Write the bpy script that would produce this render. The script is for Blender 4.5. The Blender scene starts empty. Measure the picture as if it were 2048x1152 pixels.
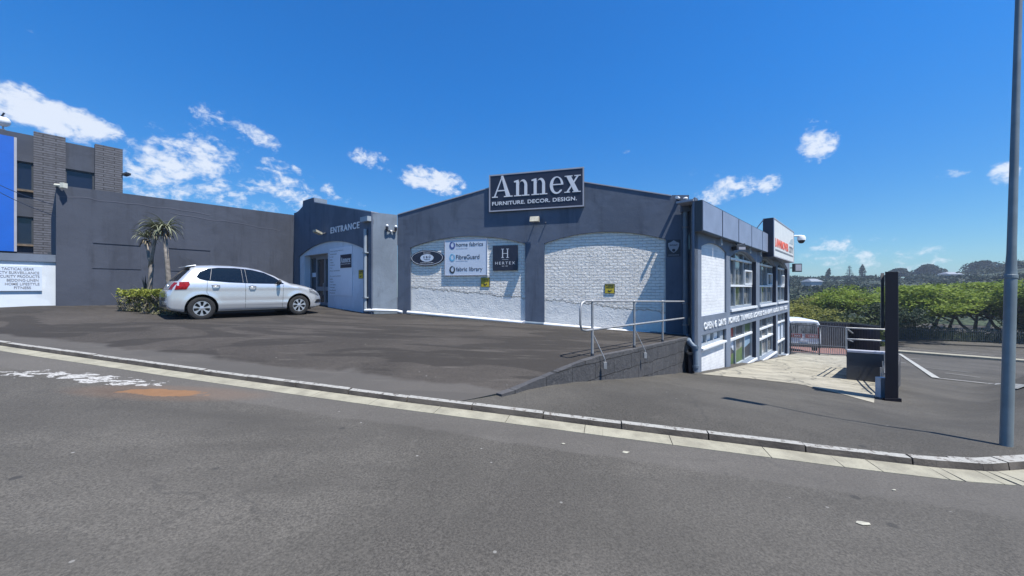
import bpy, bmesh, math, random
from mathutils import Vector, Matrix, noise
from mathutils.bvhtree import BVHTree
from mathutils.geometry import tessellate_polygon
random.seed(7)
SC = bpy.context.scene
COL = SC.collection
PI = math.pi
# ------------------------------------------------------------------ camera
F = 740.0
cam = bpy.data.cameras.new("camera"); cam_o = bpy.data.objects.new("camera", cam); COL.objects.link(cam_o)
cam.sensor_width = 36; cam.lens = 36 * F / 2048; cam.clip_start = 0.05; cam.clip_end = 3000
cam_o.location = (0, 0, 0); cam_o.rotation_euler = (PI / 2, 0, 0)
SC.camera = cam_o
# ------------------------------------------------------------------ light and sky
SUN_E = math.radians(66.5); SH = Vector((0.80, -0.60, 0)).normalized()
SUNV = Vector((SH.x * math.cos(SUN_E), SH.y * math.cos(SUN_E), math.sin(SUN_E)))
sun = bpy.data.lights.new("sun", 'SUN'); sun.energy = 5.0; sun.angle = math.radians(0.5); sun.color = (1, 0.965, 0.90)
sun_o = bpy.data.objects.new("sun", sun); COL.objects.link(sun_o)
sun_o.location = (20, -20, 40); sun_o.rotation_euler = SUNV.to_track_quat('Z', 'Y').to_euler()
SC.view_settings.view_transform = 'Standard'; SC.view_settings.look = 'None'
SC.view_settings.gamma = 1; SC.view_settings.exposure = 0.68
SKY_STRENGTH = 0.098


def lin(c):
    c = c / 255.0
    return c / 12.92 if c <= 0.04045 else ((c + 0.055) / 1.055) ** 2.4


def rgb(r, g, b):
    return (lin(r), lin(g), lin(b))


class NT:
    """small helper round a node tree"""
    def __init__(s, tree):
        s.t = tree; s.n = tree.nodes; s.l = tree.links

    def add(s, typ, **kw):
        n = s.n.new(typ)
        for k, v in kw.items():
            setattr(n, k, v)
        return n

    def put(s, sock, v):
        if isinstance(v, bpy.types.NodeSocket):
            s.l.new(v, sock)
        elif isinstance(v, (tuple, list)) and len(v) == 3 and sock.type == 'RGBA':
            sock.default_value = (*v, 1)
        else:
            sock.default_value = v

    def math(s, op, a, b=0.0, c=0.0, clamp=False):
        n = s.add('ShaderNodeMath', operation=op, use_clamp=clamp)
        s.put(n.inputs[0], a); s.put(n.inputs[1], b)
        if op in ('MULTIPLY_ADD', 'SMOOTH_MIN', 'SMOOTH_MAX'):
            s.put(n.inputs[2], c)
        return n.outputs[0]

    def ramp(s, v, lo, hi, a=0.0, b=1.0, smooth=True):
        n = s.add('ShaderNodeMapRange', interpolation_type='SMOOTHSTEP' if smooth else 'LINEAR')
        s.put(n.inputs['Value'], v)
        n.inputs['From Min'].default_value = lo; n.inputs['From Max'].default_value = hi
        n.inputs['To Min'].default_value = a; n.inputs['To Max'].default_value = b
        return n.outputs[0]

    def mix(s, f, a, b, blend='MIX'):
        n = s.add('ShaderNodeMix', data_type='RGBA', blend_type=blend)
        s.put(n.inputs[0], f); s.put(n.inputs[6], a); s.put(n.inputs[7], b)
        return n.outputs[2]

    def coord(s, scale=(1, 1, 1), rot=(0, 0, 0), loc=(0, 0, 0), src='Object'):
        tc = s.add('ShaderNodeTexCoord'); mp = s.add('ShaderNodeMapping')
        s.l.new(tc.outputs[src], mp.inputs[0])
        mp.inputs['Scale'].default_value = scale; mp.inputs['Rotation'].default_value = rot; mp.inputs['Location'].default_value = loc
        return mp.outputs[0]

    def noise(s, vec, scale, detail=4, rough=0.55, dist=0.0, out='Fac'):
        n = s.add('ShaderNodeTexNoise')
        s.put(n.inputs['Vector'], vec); n.inputs['Scale'].default_value = scale
        n.inputs['Detail'].default_value = detail; n.inputs['Roughness'].default_value = rough; n.inputs['Distortion'].default_value = dist
        return n.outputs[out]

    def voro(s, vec, scale, feature='F1', out='Distance', rnd=1.0):
        n = s.add('ShaderNodeTexVoronoi', feature=feature)
        s.put(n.inputs['Vector'], vec); n.inputs['Scale'].default_value = scale; n.inputs['Randomness'].default_value = rnd
        return n.outputs[out]

    def xyz(s, vec):
        n = s.add('ShaderNodeSeparateXYZ'); s.put(n.inputs[0], vec)
        return n.outputs

    def bump(s, h, strength=0.3, dist=0.01, nrm=None):
        n = s.add('ShaderNodeBump'); s.put(n.inputs['Height'], h)
        n.inputs['Strength'].default_value = strength; n.inputs['Distance'].default_value = dist
        if nrm:
            s.put(n.inputs['Normal'], nrm)
        return n.outputs[0]


world = bpy.data.worlds.new("World"); SC.world = world; world.use_nodes = True
w = NT(world.node_tree); w.n.clear()
sky = w.add('ShaderNodeTexSky', sky_type='NISHITA', sun_disc=False)
sky.sun_elevation = SUN_E; sky.sun_rotation = math.atan2(SH.x, SH.y)
sky.air_density = 1.1; sky.dust_density = 0.35; sky.ozone_density = 3.5; sky.altitude = 50
hs = w.add('ShaderNodeHueSaturation'); w.l.new(sky.outputs[0], hs.inputs['Color'])
hs.inputs['Saturation'].default_value = 1.22; hs.inputs['Value'].default_value = 1.0
tc = w.add('ShaderNodeTexCoord'); vn = w.add('ShaderNodeVectorMath', operation='NORMALIZE'); w.l.new(tc.outputs['Generated'], vn.inputs[0])
X, Y, Z = w.xyz(vn.outputs[0])[:3]
az = w.math('ARCTAN2', X, Y); el = w.math('ARCSINE', Z)
# clouds: ellipses in azimuth / elevation, broken up by noise on the direction
wob = w.noise(vn.outputs[0], 9, 3, 0.6, 0, 'Color')
CLOUDS = [  # px, py, rx, ry, tilt (deg), density
    (70, 222, 150, 36, -12, 1.0), (185, 250, 90, 22, -14, .95), (320, 272, 36, 24, -15, .55), (480, 262, 100, 22, -17, .6),
    (420, 300, 105, 40, 12, .66), (345, 348, 140, 48, 5, .85), (555, 375, 105, 38, -14, .58), (565, 335, 60, 12, -15, .55),
    (865, 361, 62, 22, -8, 1.0), (748, 322, 46, 18, -10, .55), (655, 381, 17, 13, 40, .62), (700, 404, 50, 8, -8, .35),
    (1633, 283, 40, 36, 18, 1.0), (1455, 381, 66, 22, 12, .95), (1537, 369, 26, 17, 24, .85), (2004, 346, 34, 22, 8, .7),
    (1900, 352, 44, 12, 0, .4), (395, 213, 14, 8, -20, .4), (148, 147, 22, 8, -20, .32), (520, 405, 110, 22, 0, .5), (1700, 488, 150, 16, -4, .30),
    (1820, 520, 260, 26, -3, .34), (1410, 350, 50, 18, 10, .2), (300, 385, 120, 34, 0, .62), (1245, 300, 16, 7, 0, .3), (54, 60, 16, 7, 0, .3)]
dens = None
for px, py, rx, ry, tilt, dn in CLOUDS:
    u = (px - 1024) / F; v = (576 - py) / F
    a0 = math.atan(u); e0 = math.atan2(v, math.sqrt(1 + u * u))
    ra = rx / F / (1 + u * u) * 1.05; re = ry / F / math.sqrt(1 + u * u) * 1.1
    t = math.radians(tilt); ct, st = math.cos(t), math.sin(t)
    da = w.math('SUBTRACT', az, a0); de = w.math('SUBTRACT', el, e0)
    p = w.math('ADD', w.math('MULTIPLY', da, ct / ra), w.math('MULTIPLY', de, st / ra))
    q = w.math('ADD', w.math('MULTIPLY', da, -st / re), w.math('MULTIPLY', de, ct / re))
    r2 = w.math('ADD', w.math('MULTIPLY', p, p), w.math('MULTIPLY', q, q))
    m = w.ramp(r2, 0.0, 1.7, dn, 0.0)
    dens = m if dens is None else w.math('MAXIMUM', dens, m)
mp = w.add('ShaderNodeMapping'); w.l.new(vn.outputs[0], mp.inputs[0]); mp.inputs['Scale'].default_value = (1, 1, 1.5)
n1 = w.noise(mp.outputs[0], 13, 9, 0.62, 0.4); n2 = w.noise(mp.outputs[0], 46, 8, 0.62, 0.3)
nn = w.math('ADD', w.math('MULTIPLY', n1, 0.55), w.math('MULTIPLY', n2, 0.45))
cov = w.math('ADD', dens, w.math('MULTIPLY', w.math('SUBTRACT', nn, 0.5), 4.6))
cov = w.ramp(cov, 0.30, 1.15); cov = w.math('MULTIPLY', cov, w.ramp(dens, 0.02, 0.3))
shade = w.ramp(w.math('ADD', nn, w.math('MULTIPLY', dens, 0.1)), 0.42, 0.66)
SKYK = 7.0
ccol = w.mix(shade, (0.62 * SKYK, 0.73 * SKYK, 0.88 * SKYK), (0.86 * SKYK, 0.90 * SKYK, 0.96 * SKYK))
tone = w.mix(w.ramp(el, 0.0, 0.55), (0.40, 0.63, 0.82), (0.24, 0.80, 1.17))
skycol = w.mix(1.0, hs.outputs[0], tone, 'MULTIPLY')
final = w.mix(w.math('MULTIPLY', cov, 0.80), skycol, ccol)
bg = w.add('ShaderNodeBackground'); w.l.new(final, bg.inputs[0]); bg.inputs[1].default_value = SKY_STRENGTH
wo = w.add('ShaderNodeOutputWorld'); w.l.new(bg.outputs[0], wo.inputs[0])


# ------------------------------------------------------------------ materials
def new_mat(name):
    m = bpy.data.materials.new(name); m.use_nodes = True
    t = NT(m.node_tree); b = m.node_tree.nodes.get('Principled BSDF')
    return m, t, b


def M(name, col, rough=0.7, metal=0.0, var=0.12, vscale=2.5, bump=0.0, bscale=60, spec=0.5, dirt=0.0, coat=0.0):
    m, t, b = new_mat(name)
    co = t.coord()
    c = col
    if var:
        n = t.noise(co, vscale, 5, 0.6)
        c = t.mix(t.ramp(n, 0.3, 0.7), tuple(x * (1 - var) for x in col), tuple(min(1, x * (1 + var)) for x in col))
    if dirt:
        d = t.ramp(t.noise(co, 0.9, 6, 0.7), 0.5, 0.75, 0, dirt)
        c = t.mix(d, c, tuple(x * 0.55 for x in col))
    t.put(b.inputs['Base Color'], c if not isinstance(c, tuple) else (*c, 1))
    b.inputs['Roughness'].default_value = rough; b.inputs['Metallic'].default_value = metal
    b.inputs['Specular IOR Level'].default_value = spec
    if coat:
        b.inputs['Coat Weight'].default_value = coat; b.inputs['Coat Roughness'].default_value = 0.05
    if bump:
        t.put(b.inputs['Normal'], t.bump(t.noise(co, bscale, 4, 0.6), bump, 0.01))
    return m


def asphalt(name, base, warm=0.0, marks=False, old=0.3):
    m, t, b = new_mat(name)
    co = t.coord(); x, y, z = t.xyz(co)[:3]
    base = tuple(base)
    big = t.noise(co, 0.35, 5, 0.6, 0.5); mid = t.noise(co, 2.2, 5, 0.65, 0.3); fine = t.noise(co, 60, 4, 0.8); grit = t.voro(co, 120)
    c = t.mix(t.ramp(big, 0.32, 0.68), tuple(v * (1 - old) for v in base), tuple(v * (1 + old * 0.6) for v in base))
    c = t.mix(t.ramp(mid, 0.45, 0.75, 0, 0.35), c, tuple(v * 0.72 for v in base))
    c = t.mix(1.0, c, t.mix(t.ramp(fine, 0.28, 0.72), (0.48, 0.48, 0.48), (1.52, 1.50, 1.47)), 'MULTIPLY')
    c = t.mix(t.ramp(grit, 0.10, 0.24, 0.38, 0), c, (0.24, 0.23, 0.21))
    # fine cracks
    wv = t.add('ShaderNodeVectorMath', operation='ADD'); t.put(wv.inputs[0], co)
    wn = t.add('ShaderNodeVectorMath', operation='SCALE'); t.put(wn.inputs[0], t.noise(co, 2.0, 4, 0.6, 0, 'Color')); wn.inputs['Scale'].default_value = 0.6
    t.put(wv.inputs[1], wn.outputs[0])
    cr = t.voro(wv.outputs[0], 0.42, 'DISTANCE_TO_EDGE')
    ck = t.math('MULTIPLY', t.ramp(cr, 0.003, 0.014, 1, 0), t.ramp(t.noise(co, 0.5, 2), 0.46, 0.6))
    c = t.mix(t.math('MULTIPLY', ck, 0.28), c, (0.03, 0.03, 0.03))
    # scattered pale flecks and dark spots
    fl = t.math('MULTIPLY', t.ramp(t.voro(co, 3.2), 0.025, 0.05, 1, 0), t.ramp(t.noise(co, 1.1, 2), 0.46, 0.5))
    c = t.mix(t.math('MULTIPLY', fl, 0.7), c, (0.30, 0.29, 0.27))
    sp = t.math('MULTIPLY', t.ramp(t.voro(t.coord(loc=(5, 3, 1)), 1.6), 0.04, 0.075, 1, 0), t.ramp(t.noise(co, 0.8, 2), 0.42, 0.5))
    c = t.mix(t.math('MULTIPLY', sp, 0.75), c, (0.03, 0.03, 0.03))
    oil = t.ramp(t.noise(t.coord(loc=(9, 4, 2)), 1.5, 6, 0.75, 0.8), 0.60, 0.70, 0, 0.5)
    c = t.mix(oil, c, tuple(v * 0.55 for v in base))
    pale = t.ramp(t.noise(t.coord(loc=(2, 7, 2)), 3.5, 6, 0.8, 0.4), 0.58, 0.70, 0, 0.35)
    c = t.mix(pale, c, tuple(min(1, v * 1.7) for v in base))
    if marks == 'road':
        # smooth worn wheel tracks running with the street, band of older tar by the gutter
        al = t.math('ADD', t.math('MULTIPLY', x, 0.256), t.math('MULTIPLY', y, 0.967))   # distance across the street
        lg = t.math('ADD', t.math('MULTIPLY', x, 0.967), t.math('MULTIPLY', y, -0.256))
        band = t.math('MULTIPLY', t.ramp(al, 3.63, 3.70), t.ramp(al, 4.6, 4.8, 1, 0.2))
        band = t.ramp(t.math('ADD', al, t.math('MULTIPLY', t.noise(co, 1.2, 3), 0.3)), 3.72, 3.80)
        c = t.mix(t.math('MULTIPLY', band, 0.35), c, (0.125, 0.115, 0.105))
        tr = t.ramp(t.noise(t.coord((0.25, 1.6, 1), (0, 0, 0.26)), 0.8, 3), 0.45, 0.62, 0, 0.3)
        c = t.mix(tr, c, tuple(v * 0.68 for v in base))
        dk = t.ramp(t.noise(t.coord((0.30, 1.1, 1), (0, 0, -0.35), (3, 1, 0)), 0.9, 4, 0.6), 0.52, 0.68, 0, 0.42)
        c = t.mix(dk, c, tuple(v * 0.6 for v in base))
        # worn white lettering remains
        P0 = (-6.35, 5.42)
        dx = t.math('SUBTRACT', x, P0[0]); dy = t.math('SUBTRACT', y, P0[1])
        aa = t.math('MULTIPLY_ADD', dx, 0.99, t.math('MULTIPLY', dy, -0.13)); bb = t.math('MULTIPLY_ADD', dx, 0.13, t.math('MULTIPLY', dy, 0.99))
        e1 = t.math('ADD', t.math('POWER', t.math('ABSOLUTE', t.math('MULTIPLY', aa, 1 / 1.35)), 4), t.math('POWER', t.math('ABSOLUTE', t.math('MULTIPLY', bb, 1 / 0.17)), 2))
        nz = t.noise(t.coord((1, 1.7, 1), (0, 0, 0.2)), 4.6, 4, 0.55, 0.6)
        mk = t.ramp(t.math('SUBTRACT', nz, t.math('MULTIPLY', e1, 0.10)), 0.455, 0.475)
        mk = t.math('MULTIPLY', mk, t.ramp(t.noise(co, 30, 4, .75), 0.38, 0.50))
        c = t.mix(t.math('MULTIPLY', mk, 0.93), c, (0.42, 0.41, 0.39))
        # orange sand patch
        dx = t.math('SUBTRACT', x, -4.55); dy = t.math('SUBTRACT', y, 4.88)
        e2 = t.math('ADD', t.math('POWER', t.math('MULTIPLY', dx, 1 / 0.62), 2), t.math('POWER', t.math('MULTIPLY', dy, 1 / 0.155), 2))
        e2 = t.math('ADD', e2, t.math('MULTIPLY', t.math('SUBTRACT', t.noise(co, 3.4, 5, 0.75), 0.5), 3.4))
        c = t.mix(t.ramp(e2, 0.75, 1.05, 0.88, 0), c, t.mix(t.noise(co, 9, 3), (0.17, 0.085, 0.035), (0.27, 0.14, 0.065)))
        e3 = t.math('MULTIPLY', e2, 0.14)
        c = t.mix(t.ramp(e3, 0.2, 0.9, 0.3, 0), c, (0.16, 0.095, 0.06))
    if marks == 'lot':
        # darker resurfaced bands with curved edges
        wv2 = t.noise(t.coord((0.5, 1.5, 1), (0, 0, 0.25)), 0.55, 3, 0.5, 1.2)
        c = t.mix(t.ramp(wv2, 0.50, 0.53, 0, 0.75), c, tuple(v * 0.55 for v in base))
        st = t.noise(t.coord((0.7, 5.0, 1), (0, 0, 0.28)), 1.3, 5, 0.7)
        c = t.mix(t.ramp(st, 0.55, 0.72, 0, 0.5), c, (0.105, 0.095, 0.082))
        # paler strip along the street kerb
        al = t.math('ADD', t.math('MULTIPLY', x, 0.256), t.math('MULTIPLY', y, 0.967))
        al = t.math('ADD', al, t.math('MULTIPLY', t.noise(co, 0.9, 3), 0.9))
        c = t.mix(t.ramp(al, 5.45, 5.62, 0.55, 0), c, (0.105, 0.098, 0.09))
    t.put(b.inputs['Base Color'], c); b.inputs['Roughness'].default_value = 0.88; b.inputs['Specular IOR Level'].default_value = 0.25
    h = t.math('ADD', t.noise(co, 90, 3, 0.7), t.math('MULTIPLY', t.noise(co, 4, 4), 2.0))
    t.put(b.inputs['Normal'], t.bump(h, 0.5, 0.010))
    return m


MAT = {}
MAT['road'] = asphalt('road_tar', (0.086, 0.080, 0.071), marks='road', old=0.22)
MAT['lot'] = asphalt('lot_tar', (0.052, 0.046, 0.041), marks='lot', old=0.25)
MAT['walk'] = asphalt('walk_tar', (0.071, 0.066, 0.058), old=0.25)


def plaster(name, col, var=0.1, streak=0.0, bump=0.25):
    m, t, b = new_mat(name); co = t.coord()
    n = t.noise(co, 0.7, 6, 0.62, 0.4)
    c = t.mix(t.ramp(n, 0.3, 0.7), tuple(v * (1 - var) for v in col), tuple(v * (1 + var) for v in col))
    s = t.noise(t.coord((3, 3, 0.35)), 1.2, 5, 0.7)
    c = t.mix(t.ramp(s, 0.48, 0.75, 0, min(1, streak * 1.8)), c, tuple(v * 0.6 for v in col))
    pt = t.ramp(t.noise(t.coord(loc=(3, 8, 1)), 0.55, 3, 0.5, 0.6), 0.52, 0.545, 0, 0.30)
    c = t.mix(pt, c, tuple(v * 1.28 for v in col))
    f = t.noise(co, 22, 4, 0.7)
    c = t.mix(t.ramp(f, 0.66, 0.8, 0, 0.25), c, tuple(min(1, v * 1.5 + 0.02) for v in col))
    t.put(b.inputs['Base Color'], c); b.inputs['Roughness'].default_value = 0.8; b.inputs['Specular IOR Level'].default_value = 0.25
    h = t.math('ADD', t.noise(co, 2.6, 5, 0.6), t.math('MULTIPLY', t.noise(co, 30, 4, 0.7), 0.25))
    t.put(b.inputs['Normal'], t.bump(h, bump, 0.03))
    return m


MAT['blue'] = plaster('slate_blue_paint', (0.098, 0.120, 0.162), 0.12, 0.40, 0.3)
MAT['bluelight'] = plaster('pale_blue_grey_paint', (0.17, 0.205, 0.25), 0.12, 0.3, 0.5)
MAT['grey'] = plaster('dark_grey_paint', (0.064, 0.072, 0.094), 0.12, 0.32, 0.35)
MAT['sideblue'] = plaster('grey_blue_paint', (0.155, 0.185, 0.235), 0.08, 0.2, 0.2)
MAT['whiteplain'] = plaster('white_paint', (0.62, 0.66, 0.70), 0.06, 0.1, 0.2)
MAT['entrywhite'] = plaster('entry_pale_paint', (0.50, 0.56, 0.64), 0.05, 0.1, 0.15)


def painted_brick(name, col, wdir, split=None, bs=1.0):
    m, t, b = new_mat(name); tcn = t.add('ShaderNodeTexCoord')
    x, y, z = t.xyz(tcn.outputs['Object'])[:3]
    a = t.math('ADD', t.math('MULTIPLY', x, wdir[0]), t.math('MULTIPLY', y, wdir[1]))
    cmb = t.add('ShaderNodeCombineXYZ'); t.put(cmb.inputs[0], a); t.put(cmb.inputs[1], z)
    nz = t.noise(cmb.outputs[0], 6, 3, 0.6, 0, 'Color')
    vs = t.add('ShaderNodeVectorMath', operation='SCALE'); t.put(vs.inputs[0], nz); vs.inputs['Scale'].default_value = 0.045
    va = t.add('ShaderNodeVectorMath', operation='ADD'); t.put(va.inputs[0], cmb.outputs[0]); t.put(va.inputs[1], vs.outputs[0])
    br = t.add('ShaderNodeTexBrick'); t.put(br.inputs['Vector'], va.outputs[0])
    br.inputs['Scale'].default_value = 1.0; br.inputs['Mortar Size'].default_value = 0.007; br.inputs['Mortar Smooth'].default_value = 0.6
    br.inputs['Brick Width'].default_value = 0.26; br.inputs['Row Height'].default_value = 0.098
    br.inputs['Color1'].default_value = (1, 1, 1, 1); br.inputs['Color2'].default_value = (0.7, 0.7, 0.7, 1); br.inputs['Mortar'].default_value = (0, 0, 0, 1)
    co = cmb.outputs[0]
    rough = t.noise(co, 11, 5, 0.7); lump = t.noise(co, 3.0, 4, 0.6)
    h = t.math('ADD', t.math('MULTIPLY', t.math('SUBTRACT', 1.0, br.outputs['Fac']), 1.0), t.math('MULTIPLY', rough, 0.9))
    h2 = t.math('ADD', t.math('MULTIPLY', t.noise(co, 18, 5, 0.7), 0.40), t.math('MULTIPLY', lump, 0.5))
    if split is not None:
        zz = t.math('ADD', z, t.math('MULTIPLY', t.math('SUBTRACT', t.noise(co, 2.5, 5, 0.7), 0.5), 0.45))
        zz = t.math('ADD', zz, t.math('MULTIPLY', a, split[1]))
        k = t.ramp(zz, split[0] - 0.03, split[0] + 0.03)
    else:
        k = t.math('ADD', 1.0, 0.0)
    mixh = t.math('ADD', t.math('MULTIPLY', h, k), t.math('MULTIPLY', h2, t.math('SUBTRACT', 1.0, k)))
    mixh = t.math('ADD', mixh, t.math('MULTIPLY', k, 0.4))
    c = t.mix(t.ramp(lump, 0.3, 0.7), tuple(v * 0.90 for v in col), tuple(min(1, v * 1.04) for v in col))
    mort = t.math('MULTIPLY', t.math('MULTIPLY', br.outputs['Fac'], k), 0.30)
    c = t.mix(mort, c, tuple(v * 0.5 for v in col))
    c = t.mix(t.math('MULTIPLY', t.math('SUBTRACT', 1.0, k), 0.32), c, (col[0] * 0.62, col[1] * 0.70, col[2] * 0.80))
    st = t.ramp(t.noise(co, 5, 6, 0.75), 0.60, 0.75, 0, 0.35)
    c = t.mix(st, c, (0.33, 0.33, 0.33))
    t.put(b.inputs['Base Color'], c); b.inputs['Roughness'].default_value = 0.75; b.inputs['Specular IOR Level'].default_value = 0.3
    t.put(b.inputs['Normal'], t.bump(mixh, 0.9 * bs, 0.05))
    return m


def slim_brick(name, col, wdir):
    m, t, b = new_mat(name); tcn = t.add('ShaderNodeTexCoord')
    x, y, z = t.xyz(tcn.outputs['Object'])[:3]
    a = t.math('ADD', t.math('MULTIPLY', x, wdir[0]), t.math('MULTIPLY', y, wdir[1]))
    cmb = t.add('ShaderNodeCombineXYZ'); t.put(cmb.inputs[0], a); t.put(cmb.inputs[1], z)
    br = t.add('ShaderNodeTexBrick'); t.put(br.inputs['Vector'], cmb.outputs[0])
    br.inputs['Scale'].default_value = 1.0; br.inputs['Mortar Size'].default_value = 0.016; br.inputs['Mortar Smooth'].default_value = 0.3
    br.inputs['Brick Width'].default_value = 0.9; br.inputs['Row Height'].default_value = 0.13
    br.inputs['Color1'].default_value = (*col, 1); br.inputs['Color2'].default_value = tuple(v * 0.75 for v in col) + (1,)
    br.inputs['Mortar'].default_value = tuple(v * 0.25 for v in col) + (1,)
    t.put(b.inputs['Base Color'], t.mix(t.ramp(t.noise(cmb.outputs[0], 7, 4), 0.3, 0.7), br.outputs['Color'], t.mix(1.0, br.outputs['Color'], (0.75, 0.72, 0.72), 'MULTIPLY')))
    b.inputs['Roughness'].default_value = 0.85
    t.put(b.inputs['Normal'], t.bump(t.math('SUBTRACT', 1.0, br.outputs['Fac']), 0.8, 0.03))
    return m


MAT['white'] = M('white_enamel', (0.72, 0.73, 0.74), 0.45, 0, 0.05, 3, 0.1, 30)
MAT['signwhite'] = M('sign_white', (0.60, 0.66, 0.75), 0.4, 0, 0.03)
MAT['lettering'] = M('letter_white', (0.66, 0.67, 0.70), 0.5, 0, 0.03)
MAT['ltgrey'] = M('light_grey_trim', (0.36, 0.36, 0.40), 0.5, 0, 0.05)
MAT['navy'] = M('sign_navy', (0.020, 0.022, 0.042), 0.4, 0, 0.08, 2)
MAT['black'] = M('black_paint', (0.012, 0.012, 0.018), 0.45, 0, 0.1, 2, spec=0.35)
MAT['pylonblack'] = M('pylon_black', (0.004, 0.0045, 0.010), 0.6, 0, 0.15, 2, spec=0.2)
MAT['blackpl'] = M('black_plastic', (0.02, 0.02, 0.022), 0.5, 0, 0.1, 10)
MAT['yellow'] = M('sign_yellow', (0.55, 0.42, 0.03), 0.6, 0, 0.12, 8)
MAT['galv'] = M('galvanised_steel', (0.34, 0.34, 0.34), 0.5, 0.4, 0.15, 8)
MAT['galvdull'] = M('dull_steel', (0.22, 0.22, 0.23), 0.6, 0.3, 0.2, 8)
MAT['alu'] = M('grey_aluminium', (0.24, 0.26, 0.30), 0.4, 0.3, 0.05)
MAT['bluepipe'] = M('blue_grey_pipe', (0.13, 0.17, 0.215), 0.45, 0, 0.12, 4)
MAT['whitepipe'] = M('white_pipe', (0.70, 0.71, 0.72), 0.4, 0, 0.1, 4)
MAT['darkgrey'] = M('dark_grey_metal', (0.045, 0.05, 0.06), 0.5, 0, 0.1)
MAT['beige'] = M('old_beige_plastic', (0.36, 0.34, 0.27), 0.5, 0, 0.15, 12)
MAT['cream'] = M('cream_plastic', (0.62, 0.60, 0.50), 0.4, 0, 0.1, 10)
MAT['bluepanel'] = M('bright_blue_board', (0.004, 0.105, 0.48), 0.55, 0, 0.06, 1)
MAT['lamppost'] = M('post_paint', (0.17, 0.20, 0.21), 0.45, 0.1, 0.15, 3, 0.05, 20, dirt=0.3)
MAT['fascia'] = M('fascia_panel', (0.22, 0.26, 0.35), 0.5, 0, 0.10, 1.2)
MAT['frame'] = M('window_frame_paint', (0.30, 0.34, 0.38), 0.45, 0, 0.08)
MAT['framew'] = M('white_window_bar', (0.68, 0.70, 0.72), 0.45, 0, 0.05)
MAT['bronze'] = M('bark', (0.16, 0.12, 0.085), 0.9, 0, 0.3, 6, 0.5, 20)
MAT['aloebark'] = M('aloe_bark', (0.20, 0.175, 0.15), 0.85, 0, 0.35, 9, 0.5, 25)
MAT['revealshade'] = M('reveal_shade_navy', (0.018, 0.024, 0.045), .8, 0, .1)  # dark navy that paints shade onto one jamb of the side windows
MAT['red'] = M('red_lens', (0.22, 0.006, 0.008), 0.3, 0, 0.3, 14, spec=.3)
MAT['tyre'] = M('tyre_rubber', (0.018, 0.018, 0.019), 0.85, 0, 0.2, 10)
MAT['rim'] = M('wheel_cover_silver', (0.52, 0.53, 0.55), 0.32, 0.6, 0.05)
MAT['rimdark'] = M('wheel_dark', (0.02, 0.02, 0.022), 0.6, 0, 0)
MAT['headlight'] = M('headlight_lens', (0.16, 0.17, 0.19), 0.08, 0.2, 0.3, 14, coat=1)
MAT['chrome'] = M('chrome', (0.7, 0.7, 0.7), 0.15, 1, 0)
MAT['redpaint'] = M('poster_red', (0.30, 0.06, 0.05), 0.6, 0, 0.1)
MAT['orange'] = M('poster_orange', (0.26, 0.15, 0.08), 0.6, 0, 0.15)
MAT['green'] = M('poster_green', (0.09, 0.14, 0.05), 0.6, 0, 0.15, 4)
MAT['posterblue'] = M('poster_sky_blue', (0.20, 0.30, 0.40), 0.6, 0, 0.1)
MAT['roofsheet'] = M('roof_sheeting', (0.20, 0.22, 0.25), 0.6, 0.1, 0.1)
MAT['redbrickpave'] = M('red_paving', (0.20, 0.10, 0.08), 0.9, 0, 0.3, 5)
MAT['whitemark'] = M('road_paint', (0.30, 0.30, 0.28), 0.8, 0, 0.25, 6)
MAT['skin'] = M('skin', (0.12, 0.07, 0.05), 0.6, 0, 0.1)
MAT['cloth'] = M('dark_clothing', (0.02, 0.02, 0.025), 0.9, 0, 0.2)

m, t, b = new_mat('car_silver')
b.inputs['Base Color'].default_value = (0.55, 0.59, 0.65, 1); b.inputs['Metallic'].default_value = 0.5; b.inputs['Roughness'].default_value = 0.27
b.inputs['Coat Weight'].default_value = 0.8; b.inputs['Coat Roughness'].default_value = 0.04
co = t.coord(); t.put(b.inputs['Base Color'], t.mix(t.ramp(t.noise(co, 400, 2), .3, .7), (0.58, 0.59, 0.60), (0.70, 0.71, 0.72)))
MAT['car'] = m


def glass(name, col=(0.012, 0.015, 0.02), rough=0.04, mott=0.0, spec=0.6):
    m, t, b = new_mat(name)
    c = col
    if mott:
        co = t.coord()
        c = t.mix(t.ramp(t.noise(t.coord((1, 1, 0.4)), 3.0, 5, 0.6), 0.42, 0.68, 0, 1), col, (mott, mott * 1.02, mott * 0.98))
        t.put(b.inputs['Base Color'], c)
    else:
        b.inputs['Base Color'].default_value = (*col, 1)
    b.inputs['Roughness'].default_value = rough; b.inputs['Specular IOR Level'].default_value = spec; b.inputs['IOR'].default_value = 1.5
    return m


MAT['glass'] = glass('tinted_glass'); MAT['carglass'] = glass('car_glass', (0.006, 0.008, 0.012), 0.02)
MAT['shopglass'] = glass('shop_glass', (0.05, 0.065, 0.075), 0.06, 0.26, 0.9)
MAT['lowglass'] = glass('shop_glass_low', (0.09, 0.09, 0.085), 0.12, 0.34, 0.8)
MAT['navyglass'] = glass('dark_navy_glass', (0.010, 0.013, 0.032), 0.1)
MAT['doorglass'] = glass('door_glass', (0.030, 0.033, 0.042), 0.06)

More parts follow.
